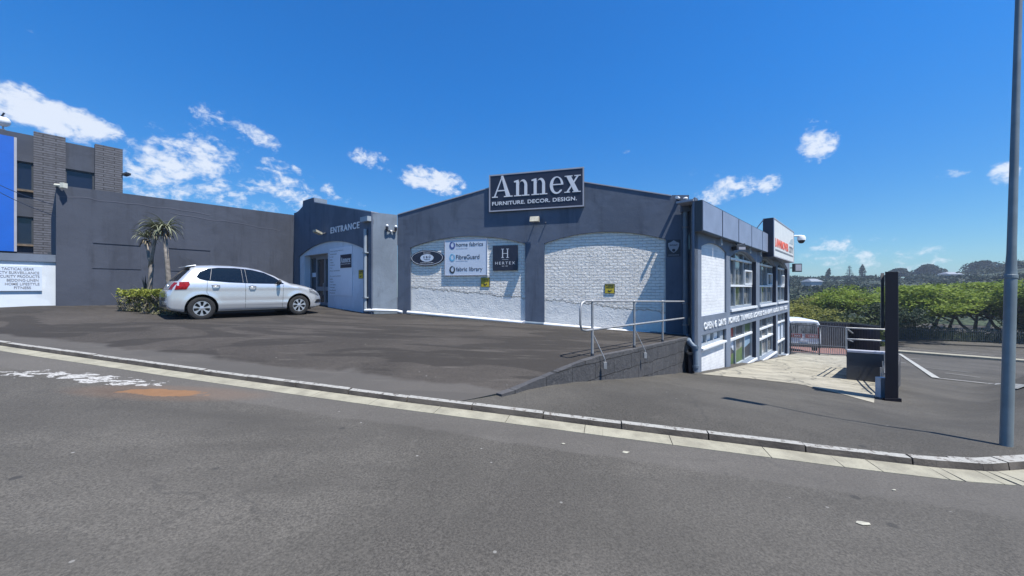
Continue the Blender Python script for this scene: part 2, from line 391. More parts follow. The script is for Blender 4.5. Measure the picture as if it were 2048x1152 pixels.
# kerb: chipped white paint on concrete
m, t, b = new_mat('kerb_paint'); co = t.coord()
k = t.ramp(t.noise(co, 16, 6, 0.8), 0.40, 0.48)
g = t.add('ShaderNodeNewGeometry'); nz = t.xyz(g.outputs['Normal'])[2]
k = t.math('MULTIPLY', k, t.ramp(nz, 0.35, 0.65)); conc = t.mix(t.ramp(t.noise(co, 3, 5), .3, .7), (0.06, 0.05, 0.042), (0.13, 0.11, 0.09))
t.put(b.inputs['Base Color'], t.mix(k, conc, t.mix(t.noise(co, 30, 3), (0.22, 0.215, 0.20), (0.36, 0.35, 0.32)))); b.inputs['Roughness'].default_value = 0.9
t.put(b.inputs['Normal'], t.bump(t.noise(co, 40, 4, 0.7), 0.7, 0.01)); MAT['kerb'] = m
m, t, b = new_mat('gutter_concrete'); co = t.coord()
c = t.mix(t.ramp(t.noise(co, 4, 6, 0.7), .3, .7), (0.20, 0.185, 0.14), (0.31, 0.29, 0.22))
c = t.mix(t.ramp(t.voro(co, 55), 0.16, 0.26, 0.75, 0), c, (0.17, 0.16, 0.14))
c = t.mix(t.ramp(t.noise(co, 16, 5, .7), 0.60, 0.72, 0, 0.6), c, (0.16, 0.15, 0.13))
t.put(b.inputs['Base Color'], c); b.inputs['Roughness'].default_value = 0.9
t.put(b.inputs['Normal'], t.bump(t.noise(co, 60, 4, 0.7), 0.4, 0.008)); MAT['gutter'] = m
# ramp concrete with cracks and joints
m, t, b = new_mat('ramp_concrete'); co = t.coord()
c = t.mix(t.ramp(t.noise(co, 1.3, 6, 0.7), .3, .7), (0.20, 0.185, 0.145), (0.34, 0.315, 0.25))
wv = t.add('ShaderNodeVectorMath', operation='ADD'); t.put(wv.inputs[0], co)
wn = t.add('ShaderNodeVectorMath', operation='SCALE'); t.put(wn.inputs[0], t.noise(co, 1.6, 4, 0.6, 0, 'Color')); wn.inputs['Scale'].default_value = 0.7; t.put(wv.inputs[1], wn.outputs[0])
ck = t.ramp(t.voro(wv.outputs[0], 0.75, 'DISTANCE_TO_EDGE'), 0.008, 0.03, 0.75, 0)
c = t.mix(ck, c, (0.10, 0.095, 0.08))
c = t.mix(t.ramp(t.noise(t.coord((3, 0.6, 1), (0, 0, 0.3)), 2, 5, 0.7), .55, .75, 0, 0.5), c, (0.22, 0.20, 0.16))
t.put(b.inputs['Base Color'], c); b.inputs['Roughness'].default_value = 0.9
t.put(b.inputs['Normal'], t.bump(t.math('ADD', t.noise(co, 8, 5, 0.7), t.math('MULTIPLY', ck, -1.0)), 0.6, 0.03)); MAT['ramp'] = m
# dark blockwork of the retaining wall
m, t, b = new_mat('dark_blockwork'); co = t.coord()
x, y, z = t.xyz(co)[:3]
a = t.math('ADD', t.math('MULTIPLY', x, 0.68), t.math('MULTIPLY', y, 0.733)); cmb = t.add('ShaderNodeCombineXYZ'); t.put(cmb.inputs[0], a); t.put(cmb.inputs[1], t.math('ADD', z, t.math('MULTIPLY', a, 0.02)))
va = t.add('ShaderNodeVectorMath', operation='ADD'); t.put(va.inputs[0], cmb.outputs[0]); vs = t.add('ShaderNodeVectorMath', operation='SCALE'); t.put(vs.inputs[0], t.noise(co, 3, 3, 0.6, 0, 'Color')); vs.inputs['Scale'].default_value = 0.06; t.put(va.inputs[1], vs.outputs[0])
br = t.add('ShaderNodeTexBrick'); t.put(br.inputs['Vector'], va.outputs[0]); br.inputs['Scale'].default_value = 1; br.inputs['Mortar Size'].default_value = 0.008
br.inputs['Brick Width'].default_value = 0.75; br.inputs['Row Height'].default_value = 0.30
br.inputs['Color1'].default_value = (0.050, 0.050, 0.054, 1); br.inputs['Color2'].default_value = (0.068, 0.066, 0.068, 1); br.inputs['Mortar'].default_value = (0.012, 0.012, 0.012, 1)
c = t.mix(t.ramp(t.noise(co, 7, 6, 0.75), 0.5, 0.8, 0, 0.7), br.outputs[0], (0.14, 0.135, 0.13))
t.put(b.inputs['Base Color'], c); b.inputs['Roughness'].default_value = 0.9
t.put(b.inputs['Normal'], t.bump(t.math('ADD', t.noise(co, 10, 5, 0.7), t.math('MULTIPLY', br.outputs['Fac'], -0.6)), 0.8, 0.03)); MAT['blockwork'] = m


def leafmat(name, c1, c2, sc=1.2, trans=0.25):
    m, t, b = new_mat(name); co = t.coord()
    oi = t.add('ShaderNodeObjectInfo')
    n = t.noise(co, sc, 3, 0.6); f = t.noise(co, sc * 14, 2, 0.7)
    c = t.mix(t.ramp(t.math('ADD', t.math('MULTIPLY', n, 0.6), t.math('MULTIPLY', f, 0.4)), 0.35, 0.65), c1, c2)
    t.put(b.inputs['Base Color'], c); b.inputs['Roughness'].default_value = 0.65; b.inputs['Specular IOR Level'].default_value = 0.25
    tr = t.add('ShaderNodeBsdfTranslucent'); t.put(tr.inputs[0], c); mx = t.add('ShaderNodeMixShader'); mx.inputs[0].default_value = trans
    t.l.new(b.outputs[0], mx.inputs[1]); t.l.new(tr.outputs[0], mx.inputs[2])
    t.l.new(mx.outputs[0], t.n.get('Material Output').inputs[0])
    return m


MAT['acacia'] = leafmat('acacia_leaf', (0.085, 0.13, 0.018), (0.24, 0.31, 0.045), 0.8, 0.4)
MAT['acacia2'] = leafmat('acacia_leaf_olive', (0.11, 0.125, 0.025), (0.28, 0.28, 0.07), 0.8, 0.4)
MAT['darkleaf'] = leafmat('dark_leaf', (0.018, 0.034, 0.018), (0.040, 0.060, 0.028), 0.5)
MAT['farleaf'] = leafmat('far_leaf', (0.014, 0.026, 0.018), (0.030, 0.046, 0.028), 0.05)
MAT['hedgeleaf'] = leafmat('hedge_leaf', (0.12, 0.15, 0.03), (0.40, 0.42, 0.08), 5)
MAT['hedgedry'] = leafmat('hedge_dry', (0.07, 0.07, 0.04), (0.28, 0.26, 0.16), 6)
MAT['aloe'] = leafmat('aloe_leaf', (0.09, 0.105, 0.065), (0.26, 0.27, 0.18), 4, 0.05)
MAT['dryleaf'] = leafmat('aloe_dry', (0.10, 0.085, 0.055), (0.24, 0.20, 0.13), 5, 0.05)
MAT['hill'] = M('hill_green', (0.030, 0.045, 0.022), 0.95, 0, 0.4, 0.04)
MAT['grass'] = M('dry_grass', (0.17, 0.15, 0.08), 0.95, 0, 0.3, 0.6)


# ------------------------------------------------------------------ mesh builders
WORLD = {}


class MB:
    def __init__(s):
        s.v = []; s.f = []

    def poly(s, pts):
        i = len(s.v); s.v += [Vector(p) for p in pts]; s.f.append(tuple(range(i, i + len(pts)))); return s

    def hexa(s, p):  # p: 8 points, bottom 4 (ccw) then top 4
        i = len(s.v); s.v += [Vector(q) for q in p]
        for f in ((0, 3, 2, 1), (4, 5, 6, 7), (0, 1, 5, 4), (1, 2, 6, 5), (2, 3, 7, 6), (3, 0, 4, 7)):
            s.f.append(tuple(i + k for k in f))
        return s

    def box(s, x0, x1, y0, y1, z0, z1):
        return s.hexa([(x0, y0, z0), (x1, y0, z0), (x1, y1, z0), (x0, y1, z0), (x0, y0, z1), (x1, y0, z1), (x1, y1, z1), (x0, y1, z1)])

    def tube(s, pts, r, n=8, cap=True):
        pts = [Vector(p) for p in pts]; rs = r if isinstance(r, (list, tuple)) else [r] * len(pts)
        i0 = len(s.v); prev = None
        for k, p in enumerate(pts):
            d = (pts[min(k + 1, len(pts) - 1)] - pts[max(k - 1, 0)]).normalized()
            if prev is None:
                u = d.orthogonal().normalized()
            else:
                u = (prev - d * prev.dot(d)).normalized()
            prev = u; v = d.cross(u)
            for j in range(n):
                a = 2 * PI * j / n; s.v.append(p + (u * math.cos(a) + v * math.sin(a)) * rs[k])
        for k in range(len(pts) - 1):
            for j in range(n):
                a = i0 + k * n + j; b2 = i0 + k * n + (j + 1) % n
                s.f.append((a, b2, b2 + n, a + n))
        if cap:
            s.f.append(tuple(i0 + j for j in range(n))[::-1]); e = i0 + (len(pts) - 1) * n; s.f.append(tuple(e + j for j in range(n)))
        return s

    def prism(s, frame, outline, d0, d1, holes=()):
        """outline, holes: (a,z) loops in a wall frame; d0 back, d1 front"""
        loops = [list(outline)] + [list(h) for h in holes]
        tris = tessellate_polygon([[Vector((a, z, 0)) for a, z in L] for L in loops])
        flat = [p for L in loops for p in L]; n = len(flat); i = len(s.v)
        s.v += [frame.p(a, z, d1) for a, z in flat] + [frame.p(a, z, d0) for a, z in flat]
        for a, b2, c in tris:
            s.f.append((i + a, i + b2, i + c)); s.f.append((i + n + a, i + n + c, i + n + b2))
        o = 0
        for L in loops:
            for k in range(len(L)):
                k2 = (k + 1) % len(L); s.f.append((i + o + k, i + o + k2, i + n + o + k2, i + n + o + k))
            o += len(L)
        return s

    def rect(s, frame, a0, a1, z0, z1, d0, d1):
        return s.prism(frame, [(a0, z0), (a1, z0), (a1, z1), (a0, z1)], d0, d1)

    def lathe(s, c, axis, prof, n=24):
        """prof: (r, h) along axis from c"""
        c = Vector(c); ax = Vector(axis).normalized(); u = ax.orthogonal().normalized(); v = ax.cross(u); i = len(s.v)
        for r, h in prof:
            for j in range(n):
                a = 2 * PI * j / n; s.v.append(c + ax * h + (u * math.cos(a) + v * math.sin(a)) * max(r, 1e-4))
        for k in range(len(prof) - 1):
            for j in range(n):
                a = i + k * n + j; b2 = i + k * n + (j + 1) % n; s.f.append((a, b2, b2 + n, a + n))
        return s

    def ball(s, c, r, n=10, sx=1, sy=1, sz=1):
        i = len(s.v); c = Vector(c); m2 = n // 2
        for k in range(m2 + 1):
            th = PI * k / m2
            for j in range(n):
                a = 2 * PI * j / n; s.v.append(c + Vector((math.sin(th) * math.cos(a) * r * sx, math.sin(th) * math.sin(a) * r * sy, math.cos(th) * r * sz)))
        for k in range(m2):
            for j in range(n):
                a = i + k * n + j; b2 = i + k * n + (j + 1) % n; s.f.append((a, a + n, b2 + n, b2))
        return s

    def build(s, name, mat, parent=None, smooth=False, local=False, fix=True, **tagkw):
        me = bpy.data.meshes.new(name)
        if parent is not None:
            off = Vector((0, 0, 0)) if local else WORLD.get(parent.name, Vector((0, 0, 0)))
        elif local:
            off = Vector((0, 0, 0))
        else:
            xs = [p.x for p in s.v]; ys = [p.y for p in s.v]; off = Vector(((min(xs) + max(xs)) / 2, (min(ys) + max(ys)) / 2, min(p.z for p in s.v)))
            if tagkw.get('kind') == 'structure' or tagkw.get('origin0'):
                off = Vector((0, 0, 0))
        me.from_pydata([p - off for p in s.v], [], s.f)
        if fix:
            bm = bmesh.new(); bm.from_mesh(me); bmesh.ops.remove_doubles(bm, verts=bm.verts, dist=1e-5)
            bmesh.ops.recalc_face_normals(bm, faces=bm.faces); bm.to_mesh(me); bm.free()
        if smooth:
            me.polygons.foreach_set('use_smooth', [True] * len(me.polygons))
            if smooth is not True:
                try:
                    me.set_sharp_from_angle(angle=math.radians(smooth))
                except Exception:
                    pass
        o = bpy.data.objects.new(name, me); COL.objects.link(o)
        if isinstance(mat, (list, tuple)):
            for q in mat:
                me.materials.append(MAT[q] if isinstance(q, str) else q)
        else:
            me.materials.append(MAT[mat] if isinstance(mat, str) else mat)
        if parent is not None:
            o.parent = parent; WORLD[o.name] = off
        else:
            o.location = off; WORLD[o.name] = off
        tagkw.pop('origin0', None)
        for k, v in tagkw.items():
            o[k] = v
        return o


def thing(name, loc, label, cat, group=None, rz=0.0):
    o = bpy.data.objects.new(name, None); COL.objects.link(o); o.empty_display_size = 0.2
    o.location = loc; o.rotation_euler = (0, 0, rz); WORLD[o.name] = Vector(loc)
    o['label'] = label; o['category'] = cat
    if group:
        o['group'] = group
    return o


def copy_tree(o, parent=None):
    c = o.copy(); COL.objects.link(c); c.parent = parent
    for ch in list(o.children):
        copy_tree(ch, c)
    return c


class Frame:
    def __init__(s, O, wd, off=0.0):
        s.w = Vector((wd[0], wd[1])).normalized(); s.n = Vector((s.w.y, -s.w.x)); s.O = Vector(O) + s.n * off

    def at_off(s, d):
        return Frame(s.O, s.w, d)

    def p(s, a, z, d=0.0):
        q = s.O + s.w * a + s.n * d
        return Vector((q.x, q.y, z))

    def a(s, px, d=0.0):
        u = (px - 1024) / F; O = s.O + s.n * d
        return (u * O.y - O.x) / (s.w.x - u * s.w.y)

    def z(s, px, py, d=0.0):
        a = s.a(px, d); Y = (s.O + s.n * d).y + a * s.w.y
        return -(py - 576) / F * Y

    def az(s, px, py, d=0.0):
        return (s.a(px, d), s.z(px, py, d))


def text_mesh(body, frame, a0, a1, z0, z1, d, name, mat, parent, depth=0.006, bold=0.0, align=None, spacing=1.0):
    cu = bpy.data.curves.new('txt', 'FONT'); cu.body = body; cu.size = 1; cu.extrude = 0.01; cu.space_character = spacing
    if bold:
        cu.offset = bold
    o = bpy.data.objects.new('txt', cu); COL.objects.link(o)
    bpy.context.view_layer.update(); dg = bpy.context.evaluated_depsgraph_get()
    me = bpy.data.meshes.new_from_object(o.evaluated_get(dg)); bpy.data.objects.remove(o)
    xs = [v.co.x for v in me.vertices]; ys = [v.co.y for v in me.vertices]
    x0, x1, y0, y1 = min(xs), max(xs), min(ys), max(ys)
    mb = MB()
    sx = (a1 - a0) / (x1 - x0); sy = (z1 - z0) / (y1 - y0)
    if align == 'keep':
        sx = sy
    for v in me.vertices:
        mb.v.append(frame.p(a0 + (v.co.x - x0) * sx, z0 + (v.co.y - y0) * sy, d + (depth if v.co.z > 0 else 0.0)))
    mb.f = [tuple(p.vertices) for p in me.polygons]
    bpy.data.meshes.remove(me); bpy.data.curves.remove(cu)
    return mb.build(name, mat, parent)


def arch_loop(a0, a1, zb, zs, zc, n=16):
    """opening with flat bottom zb, springing zs, crown zc"""
    L = [(a0, zb), (a1, zb)]
    h = zc - zs; w2 = (a1 - a0) / 2; R = (w2 * w2 + h * h) / (2 * h); am = (a0 + a1) / 2
    th = math.asin(min(1, w2 / R))
    for k in range(n + 1):
        a = th - 2 * th * k / n; L.append((am + R * math.sin(a), zc - R + R * math.cos(a)))
    return L


# ------------------------------------------------------------------ terrain functions
def interp(tab, x):
    if x <= tab[0][0]:
        return tab[0][1]
    for (x0, y0), (x1, y1) in zip(tab, tab[1:]):
        if x <= x1:
            return y0 + (y1 - y0) * (x - x0) / (x1 - x0)
    return tab[-1][1]


KERB = [(-60, 21.0), (-30, 12.8), (-10.1, 7.36), (-8.24, 6.80), (-6.43, 6.28), (-5.29, 5.94), (-3.04, 5.31), (-1.36, 4.86), (.48, 4.41), (1.02, 4.27),
        (3.18, 3.74), (4.03, 3.56), (4.5, 3.52), (5.26, 3.66), (7.0, 4.3), (10, 6.1), (16, 10.5), (26, 16)]
PROF = [(-30, -1.4), (2.5, -1.42), (3.6, -1.47), (4.43, -1.53), (5.9, -1.70), (8.84, -2.13), (11.8, -2.51), (29.3, -4.2), (40, -5.2), (55, -6.1), (71, -6.6), (90, -6.9), (400, -7.0)]


def sstep(x):
    x = max(0.0, min(1.0, x)); return x * x * (3 - 2 * x)


def kerb_y(x): return interp(KERB, x)
def z_kerb(x): return -1.5 - 0.04 * x
def z_road(x, y): return -1.562 - 0.04 * x


def z_lot(x, y):
    k = (y - kerb_y(x)) * 0.966
    pl = -1.24 - 0.04 * x + (0.02 * max(0, y - 10.5))
    pl += 0.012 * noise.noise(Vector((x * 0.5, y * 0.5, 0)))
    return z_kerb(x) + (pl - z_kerb(x)) * sstep(k / 3.0) * 0.999


def prof(s):
    return (interp(PROF, s - 0.6) + interp(PROF, s) + interp(PROF, s + 0.6) + interp(PROF, s - 0.3) + interp(PROF, s + 0.3)) / 5


def z_low(x, y):
    s = 0.698 * x + 0.716 * y; k = (y - kerb_y(x)) * 0.966
    base = prof(s) + 0.015 * noise.noise(Vector((x * 0.6, y * 0.6, 5)))
    return z_kerb(x) + (base - z_kerb(x)) * sstep((k - 0.1) / 1.8) if k < 1.9 else base


def gp(px, py, fn=z_low, tmax=120):
    """where the sight line through a picture point meets the ground"""
    u = (px - 1024) / F; v = (576 - py) / F; Y = 1.5
    while Y < tmax:
        if v * Y <= fn(u * Y, Y):
            lo, hi = Y - 0.05 * max(1, Y / 6), Y
            for _ in range(24):
                md = (lo + hi) / 2
                if v * md <= fn(u * md, md): hi = md
                else: lo = md
            return Vector((u * hi, hi, fn(u * hi, hi)))
        Y += 0.05 * max(1, Y / 6)
    return Vector((u * tmax, tmax, fn(u * tmax, tmax)))


def sheet(name, poly, xs, ys, fn, off, mat, parent=None, **kw):
    bm = bmesh.new(); vs = [bm.verts.new((x, y, 0)) for x, y in poly]; bm.faces.new(vs)
    for c, ax in [(x, (1, 0, 0)) for x in xs] + [(y, (0, 1, 0)) for y in ys]:
        co = (c, 0, 0) if ax[0] else (0, c, 0)
        bmesh.ops.bisect_plane(bm, geom=bm.verts[:] + bm.edges[:] + bm.faces[:], plane_co=co, plane_no=ax)
    bmesh.ops.triangulate(bm, faces=bm.faces)
    mb = MB(); bm.verts.index_update()
    for v in bm.verts:
        mb.v.append(Vector((v.co.x, v.co.y, fn(v.co.x, v.co.y) + off)))
    for f in bm.faces:
        mb.f.append(tuple(v.index for v in f.verts))
    bm.free()
    o = mb.build(name, mat, parent, smooth=True, **kw)
    return o


def frange(a, b, st):
    r = []; x = a
    while x < b:
        r.append(x); x += st
    return r


# ------------------------------------------------------------------ ground
EDGE0 = Vector((-0.17, 5.18)); EDIR = Vector((0.68, 0.733)).normalized()


def edge(t): return EDGE0 + EDIR * t


kl = [(x, y) for x, y in KERB]
sheet('road', [(-60, 21)] + kl[1:] + [(60, 20), (60, -40), (-60, -40)], frange(-14, 8, 1.0), frange(-4, 9, 1.0), lambda x, y: z_road(x, y), 0, 'road', kind='structure')
# upper parking forecourt: left of the edge line
e1 = edge(8.1); tip_k = (-0.70, kerb_y(-0.70))
lotpoly = [(-60, 21)] + [(x, y + 0.10) for x, y in KERB if -31 < x < -0.9] + [(tip_k[0], tip_k[1] + 0.10), (EDGE0.x, EDGE0.y), (e1.x, e1.y), (e1.x + 2.0, e1.y + 2.6), (4, 22), (-60, 40)]
sheet('forecourt', lotpoly, frange(-16, 8, 0.5), frange(4, 18, 0.5), z_lot, 0, 'lot', kind='structure')
# lower ground: pavement, ramp and everything down to the main road
far = edge(220)
lowpoly = [(tip_k[0], tip_k[1] + 0.10)] + [(x, y + 0.10) for x, y in KERB if x > -0.9] + [(60, 30), (400, 60), (400, 500), (far.x, far.y), (edge(8).x, edge(8).y), (EDGE0.x, EDGE0.y)]
gx = frange(-1, 14, 0.5) + frange(14, 66, 1.5) + frange(66, 130, 6); gy = frange(3, 14, 0.5) + frange(14, 56, 1.5) + frange(56, 130, 6)
sheet('ground', lowpoly, gx, gy, z_low, -0.004, 'walk', kind='structure')

# kerb stones and gutter
mk = MB(); mg = MB(); rnd = random.Random(3)


def along(tab, step):
    P = [Vector((x, y)) for x, y in tab]; out = []; carry = 0
    for a, b2 in zip(P, P[1:]):
        L = (b2 - a).length; t0 = carry
        while t0 < L:
            out.append(a + (b2 - a) * (t0 / L)); t0 += step
        carry = t0 - L
    return out


kp = along([k for k in KERB if -31 < k[0] < 17], 0.10)
NSTONE = 9
for i in range(len(kp) - 1):
    a, b2 = kp[i], kp[i + 1]; d = (b2 - a).normalized(); nrm = Vector((d.y, -d.x))
    gap = 0.014 if i % NSTONE == 0 else 0.0
    a2 = a + d * gap
    ww = 0.065
    if a.x > 4.2: ww = 0.10
    jit = 0.006 * noise.noise(Vector((a.x * 3, a.y * 3, 1))); jit2 = 0.006 * noise.noise(Vector((b2.x * 3, b2.y * 3, 1)))
    st = 0.005 * math.sin((i // NSTONE) * 2.1)
    zf = lambda p: z_kerb(p.x)
    A0 = a2 - nrm * ww; B0 = b2 - nrm * ww; A1 = a2 + nrm * (0.012 + jit); B1 = b2 + nrm * (0.012 + jit2)
    A2 = a2 + nrm * (0.03 + jit); B2 = b2 + nrm * (0.03 + jit2)
    mk.hexa([(A2.x, A2.y, z_road(a.x, 0) - .05), (B2.x, B2.y, z_road(b2.x, 0) - .05), (B0.x, B0.y, z_road(b2.x, 0) - .05), (A0.x, A0.y, z_road(a.x, 0) - .05),
             (A1.x, A1.y, zf(a) + 0.012 + st), (B1.x, B1.y, zf(b2) + 0.012 + st), (B0.x, B0.y, zf(b2) + 0.018 + st), (A0.x, A0.y, zf(a) + 0.018 + st)])
    G0 = a + nrm * 0.045; H0 = b2 + nrm * 0.045; wg = 0.225
    g2 = 0.008 if i % NSTONE == 5 else 0.0
    G0 = G0 + d * g2
    G1 = a + d * g2 + nrm * (0.045 + wg); H1 = b2 + nrm * (0.045 + wg)
    zz = lambda p, o: z_road(p.x, 0) + o
    mg.hexa([(G1.x, G1.y, zz(a, -.05)), (H1.x, H1.y, zz(b2, -.05)), (H0.x, H0.y, zz(b2, -.05)), (G0.x, G0.y, zz(a, -.05)),
             (G1.x, G1.y, zz(G1, .006)), (H1.x, H1.y, zz(H1, .006)), (H0.x, H0.y, zz(H0, .018)), (G0.x, G0.y, zz(G0, .018))])
mk.build('kerb', 'kerb', kind='structure', fix=False)
mg.build('gutter', 'gutter', kind='structure', fix=False)

# concrete ramp down beside the building
rp = [gp(*q) for q in ((1388, 752), (1500, 757), (1600, 769), (1690, 790), (1748, 806), (1752, 760), (1694, 757), (1697, 716))]
C2 = Vector((5.30, 10.55))
rpoly = [(C2.x, C2.y - 0.15)] + [(p.x, p.y) for p in rp[1:]] + [(24.5, 25.6), (19.5, 25.2)]
sheet('ramp', rpoly, frange(4, 26, 0.6), frange(4, 26, 0.6), z_low, 0.006, 'ramp', kind='structure')
sheet('yard_paving', [(19.6, 25.25), (24.6, 25.65), (40, 44), (27, 46)], frange(18, 40, 3), frange(25, 46, 3), z_low, 0.008, 'redbrickpave', kind='structure')

# road markings of the main road down the slope
mm = MB()


def strip(mb, p, q, wd, zo=0.03, fn=z_low, n=8):
    p = Vector(p[:2]); q = Vector(q[:2]); d = (q - p).normalized(); nr = Vector((-d.y, d.x)) * wd / 2
    for k in range(n):
        a = p + (q - p) * k / n; b2 = p + (q - p) * (k + 1) / n
        mb.poly([(*(v), fn(v.x, v.y) + zo) for v in (a - nr, b2 - nr, b2 + nr, a + nr)])


for x0, y0, x1, y1, wd in ((1799, 708, 1872, 757, .20), (1872, 757, 2046, 776, .16), (1799, 726, 1812, 727, .2), (1799, 697, 1990, 712, .13), (1812, 717, 1840, 719, .2),
                           (1903, 702, 1957, 706, .12), (1985, 704, 2015, 706, .12), (1800, 694, 1830, 697, .12), (1850, 736, 1945, 746, .10), (1890, 747, 1960, 756, .08), (2000, 712, 2048, 716, .12)):
    for k in range(8):
        strip(mm, gp(x0 + (x1 - x0) * k / 8, y0 + (y1 - y0) * k / 8), gp(x0 + (x1 - x0) * (k + 1) / 8, y0 + (y1 - y0) * (k + 1) / 8), wd, n=1)
mm.build('lane_markings', 'whitemark', kind='structure')
mm = MB(); A = gp(1797, 706); Bm = gp(2040, 724.5); Bm = A + (Bm - A) * 1.6
for k in range(12):
    a = A.lerp(Bm, k / 12); b2 = A.lerp(Bm, (k + 1) / 12); d = (b2 - a); d.z = 0; d.normalize(); nr = Vector((-d.y, d.x, 0)) * .9
    za, zb = z_low(a.x, a.y), z_low(b2.x, b2.y)
    h = 0.16
    mm.hexa([(a.x, a.y, za - .1), (b2.x, b2.y, zb - .1), (b2.x + nr.x, b2.y + nr.y, zb - .1), (a.x + nr.x, a.y + nr.y, za - .1),
             (a.x, a.y, za + h), (b2.x, b2.y, zb + h), (b2.x + nr.x, b2.y + nr.y, zb + h), (a.x + nr.x, a.y + nr.y, za + h)])
mm.build('median_island', 'gutter', kind='structure')
mm = MB(); A = gp(1790, 686); Bm = gp(2040, 696.5); Bm, A = A + (Bm - A) * 1.8, A - (Bm - A) * .6
for k in range(12):
    a = A.lerp(Bm, k / 12); b2 = A.lerp(Bm, (k + 1) / 12); d = (b2 - a); d.z = 0; d.normalize(); nr = Vector((-d.y, d.x, 0)) * 3.0
    za, zb = z_low(a.x, a.y), z_low(b2.x, b2.y); h = 0.14
    mm.hexa([(a.x, a.y, za - .1), (b2.x, b2.y, zb - .1), (b2.x + nr.x, b2.y + nr.y, zb - .1), (a.x + nr.x, a.y + nr.y, za - .1),
             (a.x, a.y, za + h), (b2.x, b2.y, zb + h), (b2.x + nr.x, b2.y + nr.y, zb + h), (a.x + nr.x, a.y + nr.y, za + h)])
mm.build('far_pavement', 'walk', kind='structure')

# ------------------------------------------------------------------ wall frames
FM = Frame((-4.43, 14.33), (0.961, -0.276))          # main gable wall
FE = Frame((-8.158, 16.036), (0.78, -0.626))             # entrance wall
FC = Frame((-5.21, 13.67), (0.766, 0.643))           # short return by the entrance
aM = FM.a(1378)
PM = FM.p(aM, 0)                                      # meeting point with the fin
CN = PM + Vector((FM.n.x, FM.n.y, 0)) * 0.86         # outer corner
FS = Frame((CN.x, CN.y), (0.698, 0.716))             # side wall
FG = Frame((-10.60, 18.0), (0.614, 0.788))           # grey wall (a<0 towards the viewer)
MAT['brickmain'] = painted_brick('white_brick_main', (0.87, 0.83, 0.76), FM.w, split=(0.99, 0.085), bs=0.9)
MAT['brickside'] = painted_brick('white_brick_side', (0.70, 0.71, 0.72), FS.w, bs=0.35)
MAT['slimbrick'] = slim_brick('slim_grey_brick', (0.140, 0.142, 0.160), FG.w)

ann = thing('shop_building', (0, 13.2, -1.3), 'slate blue gabled shop building with whitewashed brick arches and a long windowed side', 'building')
# --- main gable wall
zl = FM.z(797, 430); za = FM.z(1071, 350); zr = FM.z(1345, 391)
aA = FM.a(1071); aR = FM.a(1344)
out = [(0, -2.6), (aM, -2.6), (aM, FM.z(1378, 390)), (aR, FM.z(1345, 390)), (aR, zr - .02), (aA, za), (0, zl)]
L1 = arch_loop(FM.a(820.5), FM.a(1050.5), -1.6, (FM.z(820.5, 495.7) + FM.z(1050.5, 486.7)) / 2, FM.z(938, 472))
L2 = arch_loop(FM.a(1088.6), FM.a(1331.8), -1.7, (FM.z(1088.6, 487) + FM.z(1331.8, 478.3)) / 2, FM.z(1223, 463))
# pier bottoms: openings start below ground
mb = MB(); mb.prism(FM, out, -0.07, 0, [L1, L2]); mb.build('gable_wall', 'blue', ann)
for Lp, nm in ((L1, 0), (L2, 1)):
    a0 = Lp[0][0] - .05; a1 = Lp[1][0] + .05; zt = max(p[1] for p in Lp) + .05
    MB().rect(FM, a0, a1, -2.2, zt, -0.30, -0.07).build('brick_infill', 'brickmain', ann)
# thin coping on the gable
mb = MB()
for (p, q) in (((0, zl), (aA, za)), ((aA, za), (aR - .02, zr - .02))):
    mb.prism(FM, [(p[0], p[1] + .003), (q[0], q[1] + .003), (q[0], q[1] + .035), (p[0], p[1] + .035)], -0.35, 0.02)
mb.build('coping', 'ltgrey', ann)
# roof: sheared gable going back along the side wall
sd = Vector((FS.w.x, FS.w.y, 0)); mb = MB()
q = [FM.p(0.0, zl - .12, -.30), FM.p(aA, za - .12, -.30), FM.p(aM - .1, zr - .12, -.30)]
for i in (0, 1):
    A, B = q[i], q[i + 1]; mb.hexa([A - Vector((0, 0, .08)), B - Vector((0, 0, .08)), B + sd * 16.6 - Vector((0, 0, .08)), A + sd * 16.6 - Vector((0, 0, .08)), A, B, B + sd * 16.6, A + sd * 16.6])
mb.build('roof', 'roofsheet', ann)
# back and left closing walls
mb = MB(); A = FM.p(0, -2, -.31); Bk = A + sd * 16.6; D = FM.p(aM, -2, -.31) + sd * 16.6
H = Vector((0, 0, zl + 1.8)); nn_ = Vector((FM.n.x, FM.n.y, 0)) * .2
mb.hexa([Bk, D, D + nn_, Bk + nn_, Bk + H, D + H, D + nn_ + H, Bk + nn_ + H])
sn_ = Vector((sd.y, -sd.x, 0)) * .2
mb.hexa([A + sn_, A, Bk, Bk + sn_, A + sn_ + H, A + H, Bk + H, Bk + sn_ + H]); mb.build('rear_wall', 'blue', ann)
# --- fin at the corner
FF = Frame((PM.x, PM.y), (FM.n.x, FM.n.y))   # along the fin, outwards to the corner
mb = MB(); zt = FM.z(1378, 390) + .0
ff = [PM + Vector((-.0, 0, 0)), CN]
back = Vector((FM.w.x, FM.w.y, 0)) * 0.22
cb = FS.p(0.30, 0); mb.hexa([(PM.x + .003, PM.y, -3.2), (CN.x, CN.y, -3.2), (cb.x, cb.y, -3.2), (PM.x + back.x, PM.y + back.y, -3.2),
                             (PM.x + .003, PM.y, 2.62), (CN.x, CN.y, 2.62), (cb.x, cb.y, 2.62), (PM.x + back.x, PM.y + back.y, 2.62)])
mb.build('corner_fin', 'blue', ann)
